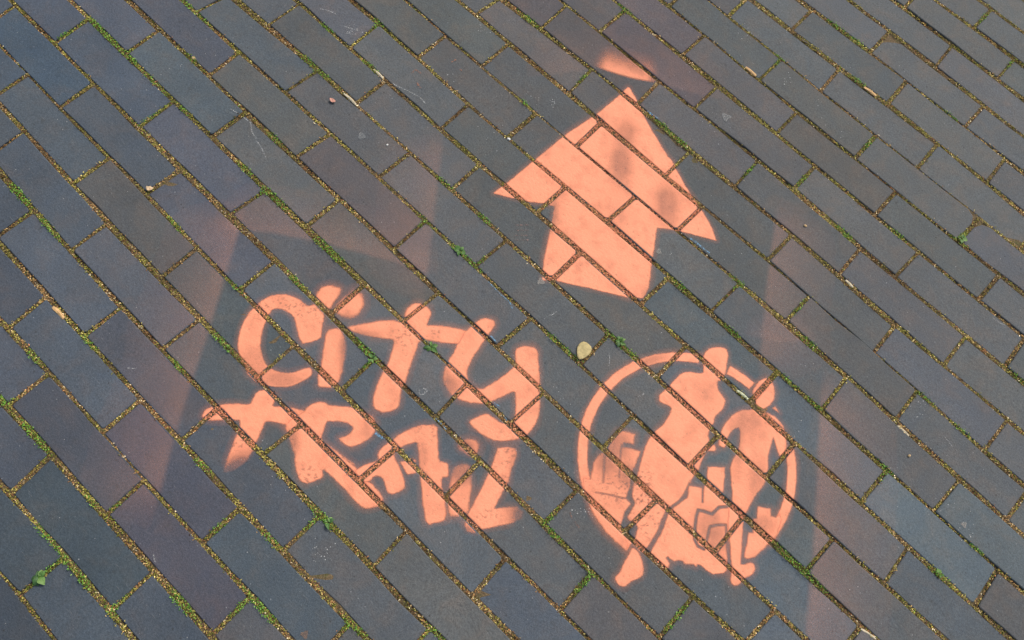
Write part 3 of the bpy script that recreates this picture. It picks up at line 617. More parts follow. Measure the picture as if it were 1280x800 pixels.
narrow = np.array(NARROW, float) / 1e3
BRICKS = []       # dicts: quad (ll, lr, ur, ul), plane a b c, radii
BR_INDEX = {}     # (course, slot) -> brick number
CHIP = np.array(CHIP_AT) / 1e3
for k in sorted(JOINTS):
    js = JOINTS[k]
    for s in range(len(js) - 1):
        r = random.Random(k * 1000 + s)
        ge0, ge1 = r.uniform(.0021, .0040), r.uniform(.0021, .0040)
        xs = [js[s][0] + ge0, js[s + 1][0] - ge1, js[s + 1][1] - ge1, js[s][1] + ge0]
        xm = (xs[0] + xs[1]) / 2
        def gap(kk):
            q = np.array([(x, float(line_y(kk, x))) for x in np.linspace(xs[0], xs[1], 9)])
            dmin = np.min(np.linalg.norm(q[:, None] - narrow[None], axis=2))
            return HALF * (r.uniform(.30, .50) if dmin < 0.018 else r.uniform(.50, .98))
        g0, g1 = gap(k), gap(k + 1)
        quad = np.array([(xs[0], line_y(k, xs[0]) + g0 + r.uniform(-.0006, .0006)), (xs[1], line_y(k, xs[1]) + g0 + r.uniform(-.0006, .0006)),
                         (xs[2], line_y(k + 1, xs[2]) - g1 + r.uniform(-.0006, .0006)), (xs[3], line_y(k + 1, xs[3]) - g1 + r.uniform(-.0006, .0006))], float)
        c = quad.mean(0)
        rad = [r.choice([.0014, .0016, .002, .0024, .003, .0042]) for _ in range(4)]
        for i in range(4):
            if np.linalg.norm(quad[i] - CHIP) < 0.020: rad[i] = 0.020
        BR_INDEX[(k, s)] = len(BRICKS)
        BRICKS.append(dict(k=k, s=s, quad=quad, c=c, z=r.uniform(-.0013, .0013), sx=r.uniform(-.011, .011), sy=r.uniform(-.030, .030), rad=rad, seed=r.random()))

def top_z(b, x, y): return b['z'] + (x - b['c'][0]) * b['sx'] + (y - b['c'][1]) * b['sy']

CH = 0.0012
def outline(b, inset=0.0):
    """rounded, slightly wandering outline of one brick (the same wander at every inset)"""
    r = random.Random(int(b['seed'] * 1e9)); q = b['quad']; pts = []
    for i in range(4):
        p, pn, pp = q[i], q[(i + 1) % 4], q[i - 1]
        e1 = (pn - p) / np.linalg.norm(pn - p); e0 = (pp - p) / np.linalg.norm(pp - p); R = b['rad'][i]
        corner = p + (e0 + e1) * inset
        for t in ((1, 0), (.30, .30), (0, 1)):
            pts.append(corner + e0 * R * t[0] + e1 * R * t[1])
        if i % 2 == 0:                       # long sides bow and wander
            nrm = np.array([-e1[1], e1[0]])
            for t in (.25, .5, .75): pts.append(p + (pn - p) * t + nrm * (inset + r.gauss(0, .00065)))
    return np.array(pts)

def brick_arrays(b):
    o0, o1 = outline(b, 0.0), outline(b, CH); n = len(o0)
    v = [(x, y, top_z(b, x, y)) for x, y in o1] + [(x, y, top_z(b, x, y) - CH * .8) for x, y in o0] + [(x, y, -0.05) for x, y in o0]
    f = [tuple(range(n))]
    for ring in (0, 1):
        for i in range(n):
            j = (i + 1) % n; f.append((ring * n + i, (ring + 1) * n + i, (ring + 1) * n + j, ring * n + j))
    return v, f

# joint bed: one sheet under the bricks
bx = np.arange(X0 - .1, X1 + .1, 0.02); by = np.arange(Y0 - .1, Y1 + .1, 0.02)
gx, gy = np.meshgrid(bx, by); gz = -0.0028 + rng.normal(0, .0006, gx.shape)
idx = np.arange(gx.size).reshape(gx.shape)
quads = np.stack([idx[:-1, :-1], idx[:-1, 1:], idx[1:, 1:], idx[1:, :-1]], -1).reshape(-1, 4)
pavement = link('pavement', mesh_np('pavement', np.c_[gx.ravel(), gy.ravel(), gz.ravel()], quads), M_BED)
tag(pavement, 'dark clinker brick pavement with mossy sand joints', 'pavement', kind='structure')

big = bpy.data.meshes.new('ground')
big.from_pydata([(-60, -60, -.03), (60, -60, -.03), (60, 60, -.03), (-60, 60, -.03)], [], [(0, 1, 2, 3)])
ground = tag(link('ground', big, M_FAR), 'brick paving going on around the square', 'ground', kind='structure')

ov, of, oc = [], [], []
inside_count = 0
rc = random.Random(11)
for b in BRICKS:
    dv = dist_outside_view(b['quad'][:, 0], b['quad'][:, 1]); mid = dist_outside_view(*b['c'])
    edge = np.concatenate([b['quad'][i] + (b['quad'][(i + 1) % 4] - b['quad'][i]) * t[:, None] for i in range(4) for t in [np.linspace(0, 1, 12)]])
    vis = dist_outside_view(edge[:, 0], edge[:, 1]).min() < 0.004
    b['vis'] = vis; b['near'] = mid < 0.25
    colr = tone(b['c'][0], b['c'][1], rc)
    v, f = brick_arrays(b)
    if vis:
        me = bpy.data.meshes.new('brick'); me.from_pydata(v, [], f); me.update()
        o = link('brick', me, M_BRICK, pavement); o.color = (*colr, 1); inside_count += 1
    elif mid < 0.72:
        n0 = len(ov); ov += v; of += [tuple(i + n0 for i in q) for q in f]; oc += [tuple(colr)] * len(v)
me = bpy.data.meshes.new('outer_bricks'); me.from_pydata(ov, [], of)
at = me.attributes.new('tint', 'FLOAT_COLOR', 'POINT'); at.data.foreach_set('color', np.c_[np.array(oc), np.ones(len(oc))].astype(np.float32).ravel())
me.update()
tag(link('outer_bricks', me, M_BRICK_OUT, pavement), kind='stuff')
print('bricks in view', inside_count, 'of', len(BRICKS))

def brick_depth(x, y):
    """for points: metres inside the nearest brick's outline (negative in the joints) and the brick number"""
    x = np.asarray(x); y = np.asarray(y); best = np.full(x.shape, -1.0); num = np.full(x.shape, -1)
    k_of = np.floor(y / PITCH).astype(int)
    for k in sorted(JOINTS):
        m = np.abs(k_of - k) <= 1
        if not m.any(): continue
        ii = np.nonzero(m)[0]; xx, yy = x[ii], y[ii]
        edges = np.array([(a + c) / 2 for a, c in JOINTS[k]])
        s0 = np.searchsorted(edges, xx) - 1
        for ds in (-1, 0, 1):
            s = s0 + ds; ok = (s >= 0) & (s < len(edges) - 1)
            if not ok.any(): continue
            bi = np.array([BR_INDEX[(k, int(q))] if o else 0 for q, o in zip(s, ok)]) if False else np.where(ok, BR_BASE[k] + s, 0)
            Q = QUADS[bi]; d = np.full(xx.shape, 1e9)
            for i in range(4):
                a, c = Q[:, i], Q[:, (i + 1) % 4]; e = c - a; e = e / np.linalg.norm(e, axis=1)[:, None]
                d = np.minimum(d, -(xx - a[:, 0]) * e[:, 1] + (yy - a[:, 1]) * e[:, 0])
            d = np.where(ok, d, -1); up = d > best[ii]
            best[ii[up]] = d[up]; num[ii[up]] = bi[up]
    return best, num
QUADS = np.array([b['quad'] for b in BRICKS])
BR_BASE = {k: BR_INDEX[(k, 0)] for k in JOINTS}

# ---------------------------------------------------------------- spray paint
def chaikin(poly, rounds=1):
    p = np.array(poly, float)
    for _ in range(rounds):
        nx = np.roll(p, -1, 0); p = np.stack([p * .8 + nx * .2, p * .2 + nx * .8], 1).reshape(-1, 2)
    return p
def signed_dist(x, y, poly):
    """millimetres inside (+) or outside (-) a closed outline"""
    inside = np.zeros(x.shape, bool); d2 = np.full(x.shape, 1e12)
    for i in range(len(poly)):
        (ax, ay), (cx, cy) = poly[i - 1], poly[i]; ex, ey = cx - ax, cy - ay; L = ex * ex + ey * ey + 1e-12
        t = np.clip(((x - ax) * ex + (y - ay) * ey) / L, 0, 1)
        d2 = np.minimum(d2, (x - ax - t * ex) ** 2 + (y - ay - t * ey) ** 2)
        cr = (ay > y) != (cy > y)
        inside ^= cr & (x < ex * (y - ay) / (ey if abs(ey) > 1e-9 else 1e-9) + ax)
    return np.where(inside, 1, -1) * np.sqrt(d2)
def line_dist(x, y, line):
    d2 = np.full(x.shape, 1e12)
    for (ax, ay), (cx, cy) in zip(line[:-1], line[1:]):
        ex, ey = cx - ax, cy - ay; t = np.clip(((x - ax) * ex + (y - ay) * ey) / (ex * ex + ey * ey + 1e-12), 0, 1)
        d2 = np.minimum(d2, (x - ax - t * ex) ** 2 + (y - ay - t * ey) ** 2)
    return np.sqrt(d2)
def blob(x, y, b):
    cx, cy, ax, ay, bx_, by_ = b; det = ax * by_ - ay * bx_
    u = ((x - cx) * by_ - (y - cy) * bx_) / det; v = (ax * (y - cy) - ay * (x - cx)) / det
    return np.exp(-(u * u + v * v) / 2)
def hash_noise(x, y, cell):
    """smooth value noise, cell in mm"""
    xi, yi = x / cell, y / cell; x0, y0 = np.floor(xi), np.floor(yi); fx, fy = xi - x0, yi - y0
    h = lambda a, b: np.modf(np.abs(np.sin(a * 127.1 + b * 311.7) * 43758.5453))[0]
    fx, fy = fx * fx * (3 - 2 * fx), fy * fy * (3 - 2 * fy)
    return (h(x0, y0) * (1 - fx) + h(x0 + 1, y0) * fx) * (1 - fy) + (h(x0, y0 + 1) * (1 - fx) + h(x0 + 1, y0 + 1) * fx) * fy

POLYS = {(t, i): (part, soft, den, chaikin(poly) if sm else np.array(poly)) for t, l in PAINT.items() for i, (part, soft, den, sm, poly) in enumerate(l)}
def coat(thing, part, x, y, halo=True):
    """thickness of the coat (0..1) of one painted part at x, y in mm"""
    x = np.asarray(x, float); y = np.asarray(y, float); d = np.zeros(x.shape)
    for (t, i), (pt, soft, den, poly) in POLYS.items():
        if t != thing or pt != part: continue
        lo, hi = poly.min(0) - 16, poly.max(0) + 16
        m = (x > lo[0]) & (x < hi[0]) & (y > lo[1]) & (y < hi[1])
        if not m.any(): continue
        ragged = (hash_noise(x[m], y[m], 2.3) - .5) * 0.9 + (hash_noise(x[m] + 50, y[m], 7.0) - .5) * 1.1
        sdv = signed_dist(x[m], y[m], poly) + ragged * min(1.0, soft / 2.2)
        q = np.clip(.5 + sdv / (2 * soft), 0, 1); q = q * q * (3 - 2 * q) * den
        if halo: q = np.maximum(q, (0.10 + .16 * hash_noise(x[m] + 300, y[m], 24.0)) * den * np.exp(np.minimum(sdv, 0) / (2.4 + soft)))
        d[m] = np.maximum(d[m], q)
    for (pt, w, st, ln) in GAPS.get(thing, []):
        if pt != part: continue
        q = np.clip((w / 2 - line_dist(x, y, ln)) / 2.0 + .5, 0, 1); d *= 1 - st * q
    for (t, pt, st, *b) in THIN:
        if t == thing and pt == part: d *= 1 - st * np.clip(1.35 * blob(x, y, b), 0, 1)
    for b in WORN:
        w = np.clip(blob(x, y, b) * 1.3, 0, 1)
        d *= 1 - w * np.clip((hash_noise(x, y, 3.1) * .6 + hash_noise(x + 91, y, 1.5) * .4 - .58) * 2.6, 0, .5)
    return d

def spray(edge, fall, st, x, y):
    """overspray that landed outside a stencil card: full at the card's edge, fading away from it"""
    x = np.asarray(x, float); y = np.asarray(y, float); best = np.full(x.shape, 1e12); sd_ = np.zeros(x.shape); past = np.zeros(x.shape)
    n = len(edge) - 1
    for i in range(n):
        (ax, ay), (cx, cy) = edge[i], edge[i + 1]; ex, ey = cx - ax, cy - ay; L = math.hypot(ex, ey)
        tr = ((x - ax) * ex + (y - ay) * ey) / L; t = np.clip(tr, 0, L)
        d2 = (x - ax - t * ex / L) ** 2 + (y - ay - t * ey / L) ** 2
        side = (-(x - ax) * ey + (y - ay) * ex) / L
        over = np.zeros(x.shape)
        if i == 0: over = np.maximum(over, -tr)
        if i == n - 1: over = np.maximum(over, tr - L)
        m = d2 < best; best[m] = d2[m]; sd_[m] = side[m]; past[m] = over[m]
    q = np.clip((sd_ + 4.0) / 11.0, 0, 1); q = q * q * (3 - 2 * q)
    q = q * np.exp(-np.maximum(sd_, 0) / fall * 1.1 - (np.maximum(sd_, 0) / fall / 1.6) ** 2) * np.exp(-(np.maximum(past, 0) / (fall * .55)) ** 2)
    if st > .9: q = np.clip((sd_ + 2) / 5, 0, 1) * np.exp(-(np.maximum(sd_, 0) / fall) ** 2 * .9) * np.exp(-(np.maximum(past, 0) / (fall * .45)) ** 2)
    return (st * .45 if st < .9 else st * .9) * q * (0.85 + 0.3 * hash_noise(x, y, 40.0))

def drape(name, fn, bounds, step, lift, mat, parent, cutoff):
    """a coat of paint laid on every brick top it reaches, down over the worn edges; fn takes mm"""
    V, Fc, D = [], [], []; base = 0
    for b in BRICKS:
        q = b['quad']
        if not b['near'] or q[:, 0].max() * 1e3 < bounds[0] or q[:, 0].min() * 1e3 > bounds[2] or q[:, 1].max() * 1e3 < bounds[1] or q[:, 1].min() * 1e3 > bounds[3]: continue
        Lx = np.linalg.norm(q[1] - q[0]); Ly = np.linalg.norm(q[3] - q[0])
        nx, ny = max(3, int(Lx / step)), max(3, int(Ly / step))
        cxx, cyy = (CH + .0004) / Lx, (CH + .0004) / Ly
        s = np.r_[.0006 / Lx, np.linspace(cxx, 1 - cxx, nx), 1 - .0006 / Lx]; t = np.r_[.0006 / Ly, np.linspace(cyy, 1 - cyy, ny), 1 - .0006 / Ly]
        S, T = np.meshgrid(s, t)
        P = (q[0] * ((1 - S) * (1 - T))[..., None] + q[1] * (S * (1 - T))[..., None] + q[2] * (S * T)[..., None] + q[3] * ((1 - S) * T)[..., None])
        x, y = P[..., 0], P[..., 1]
        d = fn(x.ravel() * 1e3, y.ravel() * 1e3).reshape(x.shape)
        if d.max() < cutoff: continue
        z = top_z(b, x, y) + lift
        rim = np.zeros(x.shape, bool); rim[0] = rim[-1] = True; rim[:, 0] = rim[:, -1] = True
        z = np.where(rim, z - CH * .62, z); d = np.where(rim, d * .7, d)
        for i, (u, v) in enumerate(((S * Lx, T * Ly), ((1 - S) * Lx, T * Ly), ((1 - S) * Lx, (1 - T) * Ly), (S * Lx, (1 - T) * Ly))):
            R = b['rad'][i] + CH; out_ = (u < R) & (v < R) & (u + v < R * .98); d = np.where(out_, 0, d)
        ii = np.arange(x.size).reshape(x.shape)
        f = np.stack([ii[:-1, :-1], ii[:-1, 1:], ii[1:, 1:], ii[1:, :-1]], -1).reshape(-1, 4)
        f = f[d.ravel()[f].max(1) > cutoff]
        if not len(f): continue
        used, inv = np.unique(f, return_inverse=True)
        V.append(np.c_[x.ravel()[used], y.ravel()[used], z.ravel()[used]]); D.append(d.ravel()[used]); Fc.append(inv.reshape(-1, 4) + base); base += len(used)
    if not V: return None
    return link(name, mesh_np(name, np.concatenate(V), np.concatenate(Fc), {'coat': np.concatenate(D)}, smooth=True), mat, parent)

def bounds_of(thing, part, pad=14):
    ps = np.concatenate([v[3] for (t, i), v in POLYS.items() if t == thing and v[0] == part])
    return (*(ps.min(0) - pad), *(ps.max(0) + pad))
STEP = 0.00135
def painted(thing, parts, root):
    for i, (part, name) in enumerate(parts):
        drape(name, lambda x, y, p=part: coat(thing, p, x, y), bounds_of(thing, part), STEP, .00045 + .00005 * i, M_PAINT, root, 0.035)

arrow = drape('painted_arrow', lambda x, y: coat('arrow', 'arrow', x, y), bounds_of('arrow', 'arrow'), STEP, .00045, M_PAINT, None, 0.035)
tag(arrow, 'large coral orange arrow stencilled across the bricks', 'painted arrow')
city = tag(empty('painted_word'), 'coral orange spray painted word CITY, directly above the word TRAIL', 'lettering', 'stencilled words')
painted('city', [('C', 'letter'), ('I', 'letter'), ('T', 'letter'), ('Y', 'letter')], city)
trail = tag(empty('painted_word'), 'coral orange spray painted word TRAIL, directly below the word CITY', 'lettering', 'stencilled words')
painted('trail', [('T', 'letter'), ('R', 'letter'), ('A', 'letter'), ('I', 'letter'), ('L', 'letter')], trail)
emblem = tag(empty('painted_emblem'), 'round coral orange stencil of two walking figures inside a ring', 'emblem')
painted('emblem', [('ring0', 'ring_arc'), ('ring1', 'ring_arc'), ('ring2', 'ring_arc'), ('town', 'townscape'), ('figure', 'large_figure'), ('walker', 'small_figure')], emblem)
SPRAY_LABEL = {'text side': 'faint pink overspray band beside the letter C and the T of TRAIL', 'text top': 'faint pink overspray band above the word CITY',
               'arrow side': 'faint pink overspray patch between the word CITY and the arrow', 'arrow right': 'pink overspray band right of the arrow, above the emblem',
               'arrow right low': 'small pink overspray smear at the foot of the band right of the arrow', 'emblem side': 'long pink overspray band beside the round emblem',
               'arrow top': 'broad faint brownish overspray haze beyond the tip of the arrow', 'arrow tip': 'bright coral spray smudge just past the tip of the arrow'}
for i, (nm, edge, fall, st) in enumerate(SPRAY):
    e = np.array(edge); bnd = (*(e.min(0) - fall * 3), *(e.max(0) + fall * 3))
    o = drape('overspray', lambda x, y, q=(edge, fall, st): spray(*q, x, y), bnd, .003, .00018 + .00003 * i, M_SPRAY if st < .9 else M_PAINT, None, 0.02)
    if o: tag(o, SPRAY_LABEL[nm], 'overspray')

ALL_PARTS = sorted({(t, v[0]) for (t, i), v in POLYS.items()})
def any_coat(x, y):
    d = np.zeros(x.shape)
    for t, p in ALL_PARTS: d = np.maximum(d, coat(t, p, x, y))
    for nm, edge, fall, st in SPRAY: d = np.maximum(d, .5 * spray(edge, fall, st, x, y))
    return d

# ---------------------------------------------------------------- joint litter and moss
spots = np.array(MOSS_SPOTS, float) / 1e3
def moss_field(x, y):
    g = np.zeros(x.shape)
    for sx, sy in spots: g += np.exp(-((x - sx) ** 2 + (y - sy) ** 2) / (2 * .0135 ** 2))
    return np.clip(g, 0, 1.3)
def scatter(n, pad):
    lo, hi = view.min(0) - pad, view.max(0) + pad
    x = rng.uniform(lo[0], hi[0], n); y = rng.uniform(lo[1], hi[1], n)
    m = dist_outside_view(x, y) < pad
    return x[m], y[m]
def crumbs(x, y, z, ln, wd, th, yaw, tilt):
    """little four-faced flakes: one elongated tetrahedron each"""
    n = len(x); c, s = np.cos(yaw), np.sin(yaw)
    loc = np.stack([np.stack([-ln, -wd, -th + tilt * 0], 1), np.stack([ln * .9, -wd * .6, -th + tilt], 1), np.stack([ln * .1, wd, -th - tilt * .5], 1), np.stack([ln * .05, wd * .05, th], 1)], 1)
    vx = loc[..., 0] * c[:, None] - loc[..., 1] * s[:, None] + x[:, None]; vy = loc[..., 0] * s[:, None] + loc[..., 1] * c[:, None] + y[:, None]
    V = np.stack([vx, vy, loc[..., 2] + z[:, None]], -1).reshape(-1, 3); o = (np.arange(n) * 4)[:, None]
    F = np.concatenate([o + [0, 1, 3], o + [1, 2, 3], o + [2, 0, 3]], 1).reshape(-1, 3)
    return V, F
def palette(n, cols, wts):
    cols = np.array([lin(*c) for c in cols]); p = np.array(wts, float); p /= p.sum()
    return cols[rng.choice(len(cols), n, p=p)] * rng.uniform(.75, 1.25, (n, 1)) / .74

# dry grit, sand, straw
x, y = scatter(1300000, 0.06)
dep, num = brick_depth(x, y)
m = dep < np.where(rng.random(len(x)) < .93, rng.uniform(-.0012, .0006, len(x)), rng.uniform(0, .0026, len(x))); x, y, dep = x[m], y[m], dep[m]
patch = hash_noise(x * 1e3, y * 1e3, 34.0) * .6 + hash_noise(x * 1e3 + 500, y * 1e3, 11.0) * .4
n = len(x); print('grit', n)
out_d = np.clip(-dep, 0, .006)
z = -.0013 + .0013 * np.clip(out_d / .0014, 0, 1) + rng.normal(0, .0005, n) + (patch - .5) * .0016 + np.where(dep > .0003, .0026, 0)
big_ = rng.random(n) < .22
ln = np.where(big_, rng.uniform(.0014, .0030, n), rng.uniform(.0007, .0017, n)); wd = np.where(big_, rng.uniform(.0004, .0009, n), rng.uniform(.0005, .0012, n))
dry = palette(n, [(148, 120, 78), (128, 98, 62), (104, 76, 48), (70, 52, 34), (178, 156, 114), (206, 192, 160), (142, 98, 64)], [26, 22, 18, 15, 12, 4, 8])
olive = palette(n, [(128, 122, 58), (108, 108, 44), (142, 132, 70), (84, 84, 36), (166, 154, 92)], [25, 25, 20, 15, 15])
mf = moss_field(x, y)
cl = np.where((rng.random(n) < np.clip((patch - .30) * 1.5 + mf * .5 + .12, 0, .92))[:, None], olive, dry)
cl *= rng.choice([.5, .75, 1.0, 1.25, 1.6], n, p=[.13, .24, .32, .21, .10])[:, None]
cl *= (.55 + .85 * hash_noise(x * 1e3 + 900, y * 1e3 + 40, 48.0))[:, None]
pc = any_coat(x * 1e3, y * 1e3)
cl = cl + (np.array(PAINT_COL) * np.array([.9, .88, .9]) - cl) * (np.clip(pc, 0, 1) * rng.uniform(.5, 1.0, n))[:, None]
V, F = crumbs(x, y, z, ln, wd, rng.uniform(.0002, .0006, n), rng.uniform(0, 6.283, n), rng.normal(0, .0006, n))
tag(link('joint_litter', mesh_np('joint_litter', V, F, colors=np.repeat(cl, 4, 0)), M_GRIT), 'dry sand, straw and grit filling the joints between the bricks', 'litter', kind='stuff')

# moss: tufts that spill a little over the brick edges
x, y = scatter(800000, 0.06)
mf = moss_field(x, y); dep, num = brick_depth(x, y)
patch = hash_noise(x * 1e3 + 211, y * 1e3, 26.0) * .55 + hash_noise(x * 1e3, y * 1e3 + 77, 9.0) * .45
prob = np.clip(mf * 1.3 + np.clip(patch - .50, 0, 1) * 1.5, 0, 1)
m = (rng.random(len(x)) < prob) & (dep < np.clip(mf, 0, 1) * .0026 - rng.uniform(.0002, .0026, len(x)))
x, y, dep, mf, patch = x[m], y[m], dep[m], mf[m], patch[m]
pcm = any_coat(x * 1e3, y * 1e3); m = rng.random(len(x)) < np.where(pcm > .5, .3, 1)
x, y, dep, mf, patch, pcm = x[m], y[m], dep[m], mf[m], patch[m], pcm[m]; n = len(x); print('moss', n)
z = -.0012 + .0015 * np.clip(-dep / .003, 0, 1) + np.clip(mf, 0, 1) * .0030 + rng.normal(0, .0006, n) + np.where(dep > 0, .0018, 0)
bright = palette(n, [(92, 140, 52), (76, 120, 46), (112, 158, 66), (58, 94, 34), (134, 170, 84)], [28, 26, 20, 16, 10])
dull = palette(n, [(112, 118, 46), (92, 104, 38), (134, 134, 60), (72, 80, 28), (150, 146, 76)], [26, 26, 20, 18, 10])
cl = np.where((rng.random(n) < np.clip(mf * .85, .04, .9))[:, None], bright, dull)
cl = cl + (np.array(PAINT_COL) * .7 - cl) * (np.clip(pcm, 0, 1) * rng.uniform(.2, .75, n))[:, None]
V, F = crumbs(x, y, z, rng.uniform(.0007, .0019, n), rng.uniform(.0004, .0010, n), rng.uniform(.0004, .0009, n), rng.uniform(0, 6.283, n), rng.normal(0, .0006, n))
tag(link('moss', mesh_np('moss', V, F, colors=np.repeat(cl, 4, 0)), M_MOSS), 'green and olive moss growing in the brick joints', 'moss', kind='stuff')

# ---------------------------------------------------------------- marks, litter and weeds
def ground_at(x, y):
    """height of whatever lies at x, y (metres), and whether it is a brick"""
    d, n = brick_depth(np.array([x]), np.array([y]))
    if d[0] > CH: return float(top_z(BRICKS[n[0]], x, y)), True
    return -0.0012, False

COAT = {'chalk': paint_material('white scuff', 0.9, (0.62, 0.63, 0.64)), 'blue': paint_material('old blue paint', 0.8, (0.20, 0.42, 0.66)),
        'ghost': paint_material('faint pink print', 0.8, (0.42, 0.25, 0.23)), 'smear': paint_material('dull orange smear', 0.9, (0.40, 0.17, 0.10))}
MAXC = {'chalk': .5, 'blue': .8, 'ghost': .6, 'smear': .6}
def ribbon(lines, w, kind):
    V, F, D = [], [], []
    for ln in lines:
        p = np.array(ln) / 1e3; seg = np.linalg.norm(np.diff(p, axis=0), axis=1); tot = seg.sum(); cum = np.r_[0, np.cumsum(seg)]
        n = max(6, int(tot / .0008)); prev = False
        for i in range(n + 1):
            s = tot * i / n; q = np.array([np.interp(s, cum, p[:, 0]), np.interp(s, cum, p[:, 1])]); q2 = np.array([np.interp(min(tot, s + .001), cum, p[:, 0]), np.interp(min(tot, s + .001), cum, p[:, 1])])
            q1 = np.array([np.interp(max(0, s - .001), cum, p[:, 0]), np.interp(max(0, s - .001), cum, p[:, 1])])
            e = (q2 - q1) / (np.linalg.norm(q2 - q1) + 1e-9); nr = np.array([-e[1], e[0]]); q = q + nr * random.gauss(0, w * .1e-3)
            z, on = ground_at(*q); hw = w * .4e-3 * random.uniform(.4, 1.9) + .0003
            d = MAXC[kind] * random.choice([.0, .2, .5, .9, 1]) * (1 if on or kind == 'blue' else 0)
            if i in (0, n): d = 0
            b0 = len(V)
            for k in (-1, -.35, .35, 1): V.append((*(q + nr * hw * k), z + (.0007 if on else .0016))); D.append(d if abs(k) < .5 else 0)
            if i: F += [(b0 - 4 + j, b0 + j, b0 + j + 1, b0 - 3 + j) for j in range(3)]
    return mesh_np('mark', np.array(V), np.array(F), {'coat': np.array(D)})
for name, label, kind, w, lines in MARKS:
    if len(lines) == 1: o = link(name, ribbon(lines, w, kind), COAT[kind])
    else:
        o = empty(name, (lines[0][0][0] / 1e3, lines[0][0][1] / 1e3, 0))
        for ln in lines:
            c = link('stroke', ribbon([ln], w, kind), COAT[kind], o); c.matrix_parent_inverse = Matrix.Translation(-o.location)
    tag(o, label, 'paint' if kind in ('blue', 'smear') else 'print' if kind == 'ghost' else 'scratch')

WOOD = {'cream': plain('weathered pale stick', lin(196, 184, 158), .8), 'tan': plain('tan stick', lin(206, 168, 118), .8), 'dark': plain('dark twig', lin(86, 80, 74), .8), 'green': plain('greenish stalk', lin(196, 200, 170), .7)}
for label, c, w, (a, b) in STICKS:
    a, b = np.array(a) / 1e3, np.array(b) / 1e3; e = b - a; L = np.linalg.norm(e); e = e / L; nr = np.array([-e[1], e[0]]); V, F = [], []
    rings, sides = 7, 8
    for i in range(rings):
        t = i / (rings - 1); ctr = a + (b - a) * t + nr * math.sin(t * 3.1) * L * .03; rr = w * .5e-3 * (1 - .10 * math.cos(t * 9 + w)) * (.8 if i in (0, rings - 1) else 1)
        for j in range(sides):
            an = 6.2832 * j / sides; wob = 1 + .10 * math.sin(j * 2.3 + i)
            V.append((*(ctr + nr * math.cos(an) * rr * wob), -.0004 + math.sin(an) * rr * .7 * wob))
    for i in range(rings - 1):
        for j in range(sides): F.append((i * sides + j, i * sides + (j + 1) % sides, (i + 1) * sides + (j + 1) % sides, (i + 1) * sides + j))
    F += [tuple(range(sides))[::-1], tuple(range((rings - 1) * sides, rings * sides))]
    me = bpy.data.meshes.new('stick'); me.from_pydata(V, [], F); me.update()
    tag(link('twig' if 'twig' in label else 'stick', me, WOOD[c]), label, 'stick')

LEAF_M = [plain('weed leaf', (.075, .17, .035), .6, 500, .3), plain('weed leaf pale', (.13, .24, .06), .6, 500, .3), plain('weed leaf dark', (.045, .115, .03), .6, 500, .3)]
def leaf_mesh(L, Wd, cup, droop):
    V, F = [], []; prof = (.12, .75, 1.0, .92, .55, .05); n = len(prof)
    for i, pw in enumerate(prof):
        t = i / (n - 1)
        for k in (-1, -.5, 0, .5, 1): V.append((t * L, k * pw * Wd, cup * Wd * (abs(k) ** 1.5) * pw - droop * L * t * t + .12 * L * math.sin(t * 3.1)))
    for i in range(n - 1):
        for k in range(4): F.append((i * 5 + k, (i + 1) * 5 + k, (i + 1) * 5 + k + 1, i * 5 + k + 1))
    me = bpy.data.meshes.new('leaf'); me.from_pydata(V, [], F); me.update()
    for p in me.polygons: p.use_smooth = True
    return me
LEAVES = [leaf_mesh(1, .36, .25, .2), leaf_mesh(1, .44, .15, .35), leaf_mesh(1, .27, .3, .1)]
rw = random.Random(5)
for label, (px, py), nl, size in WEEDS:
    root = tag(empty('weed', (px / 1e3, py / 1e3, -.002)), label, 'weed', 'weeds in the joints'); a0 = rw.uniform(0, 6.28)
    for i in range(nl):
        an = a0 + i * 2.4 + rw.uniform(-.3, .3); s = size * rw.uniform(.0055, .0105)
        src = LEAVES[rw.randrange(3)].copy(); src.materials.append(LEAF_M[rw.randrange(3)])
        o = link('leaf', src, None, root); o.location = (math.cos(an) * .001, math.sin(an) * .001, .0032 + .0004 * i); o.scale = (s, s, s); o.rotation_euler = (rw.uniform(-.3, .3), -rw.uniform(.0, .45), an)
    st = bpy.data.meshes.new('stem'); r0 = .0006; hh = .0045
    st.from_pydata([(r0 * (1 - .4 * k) * math.cos(j * 1.047), r0 * (1 - .4 * k) * math.sin(j * 1.047), -.001 + hh * k) for k in (0, 1) for j in range(6)], [], [(j, (j + 1) % 6, 6 + (j + 1) % 6, 6 + j) for j in range(6)] + [tuple(range(6, 12))]); st.update()
    link('stem', st, LEAF_M[2], root)

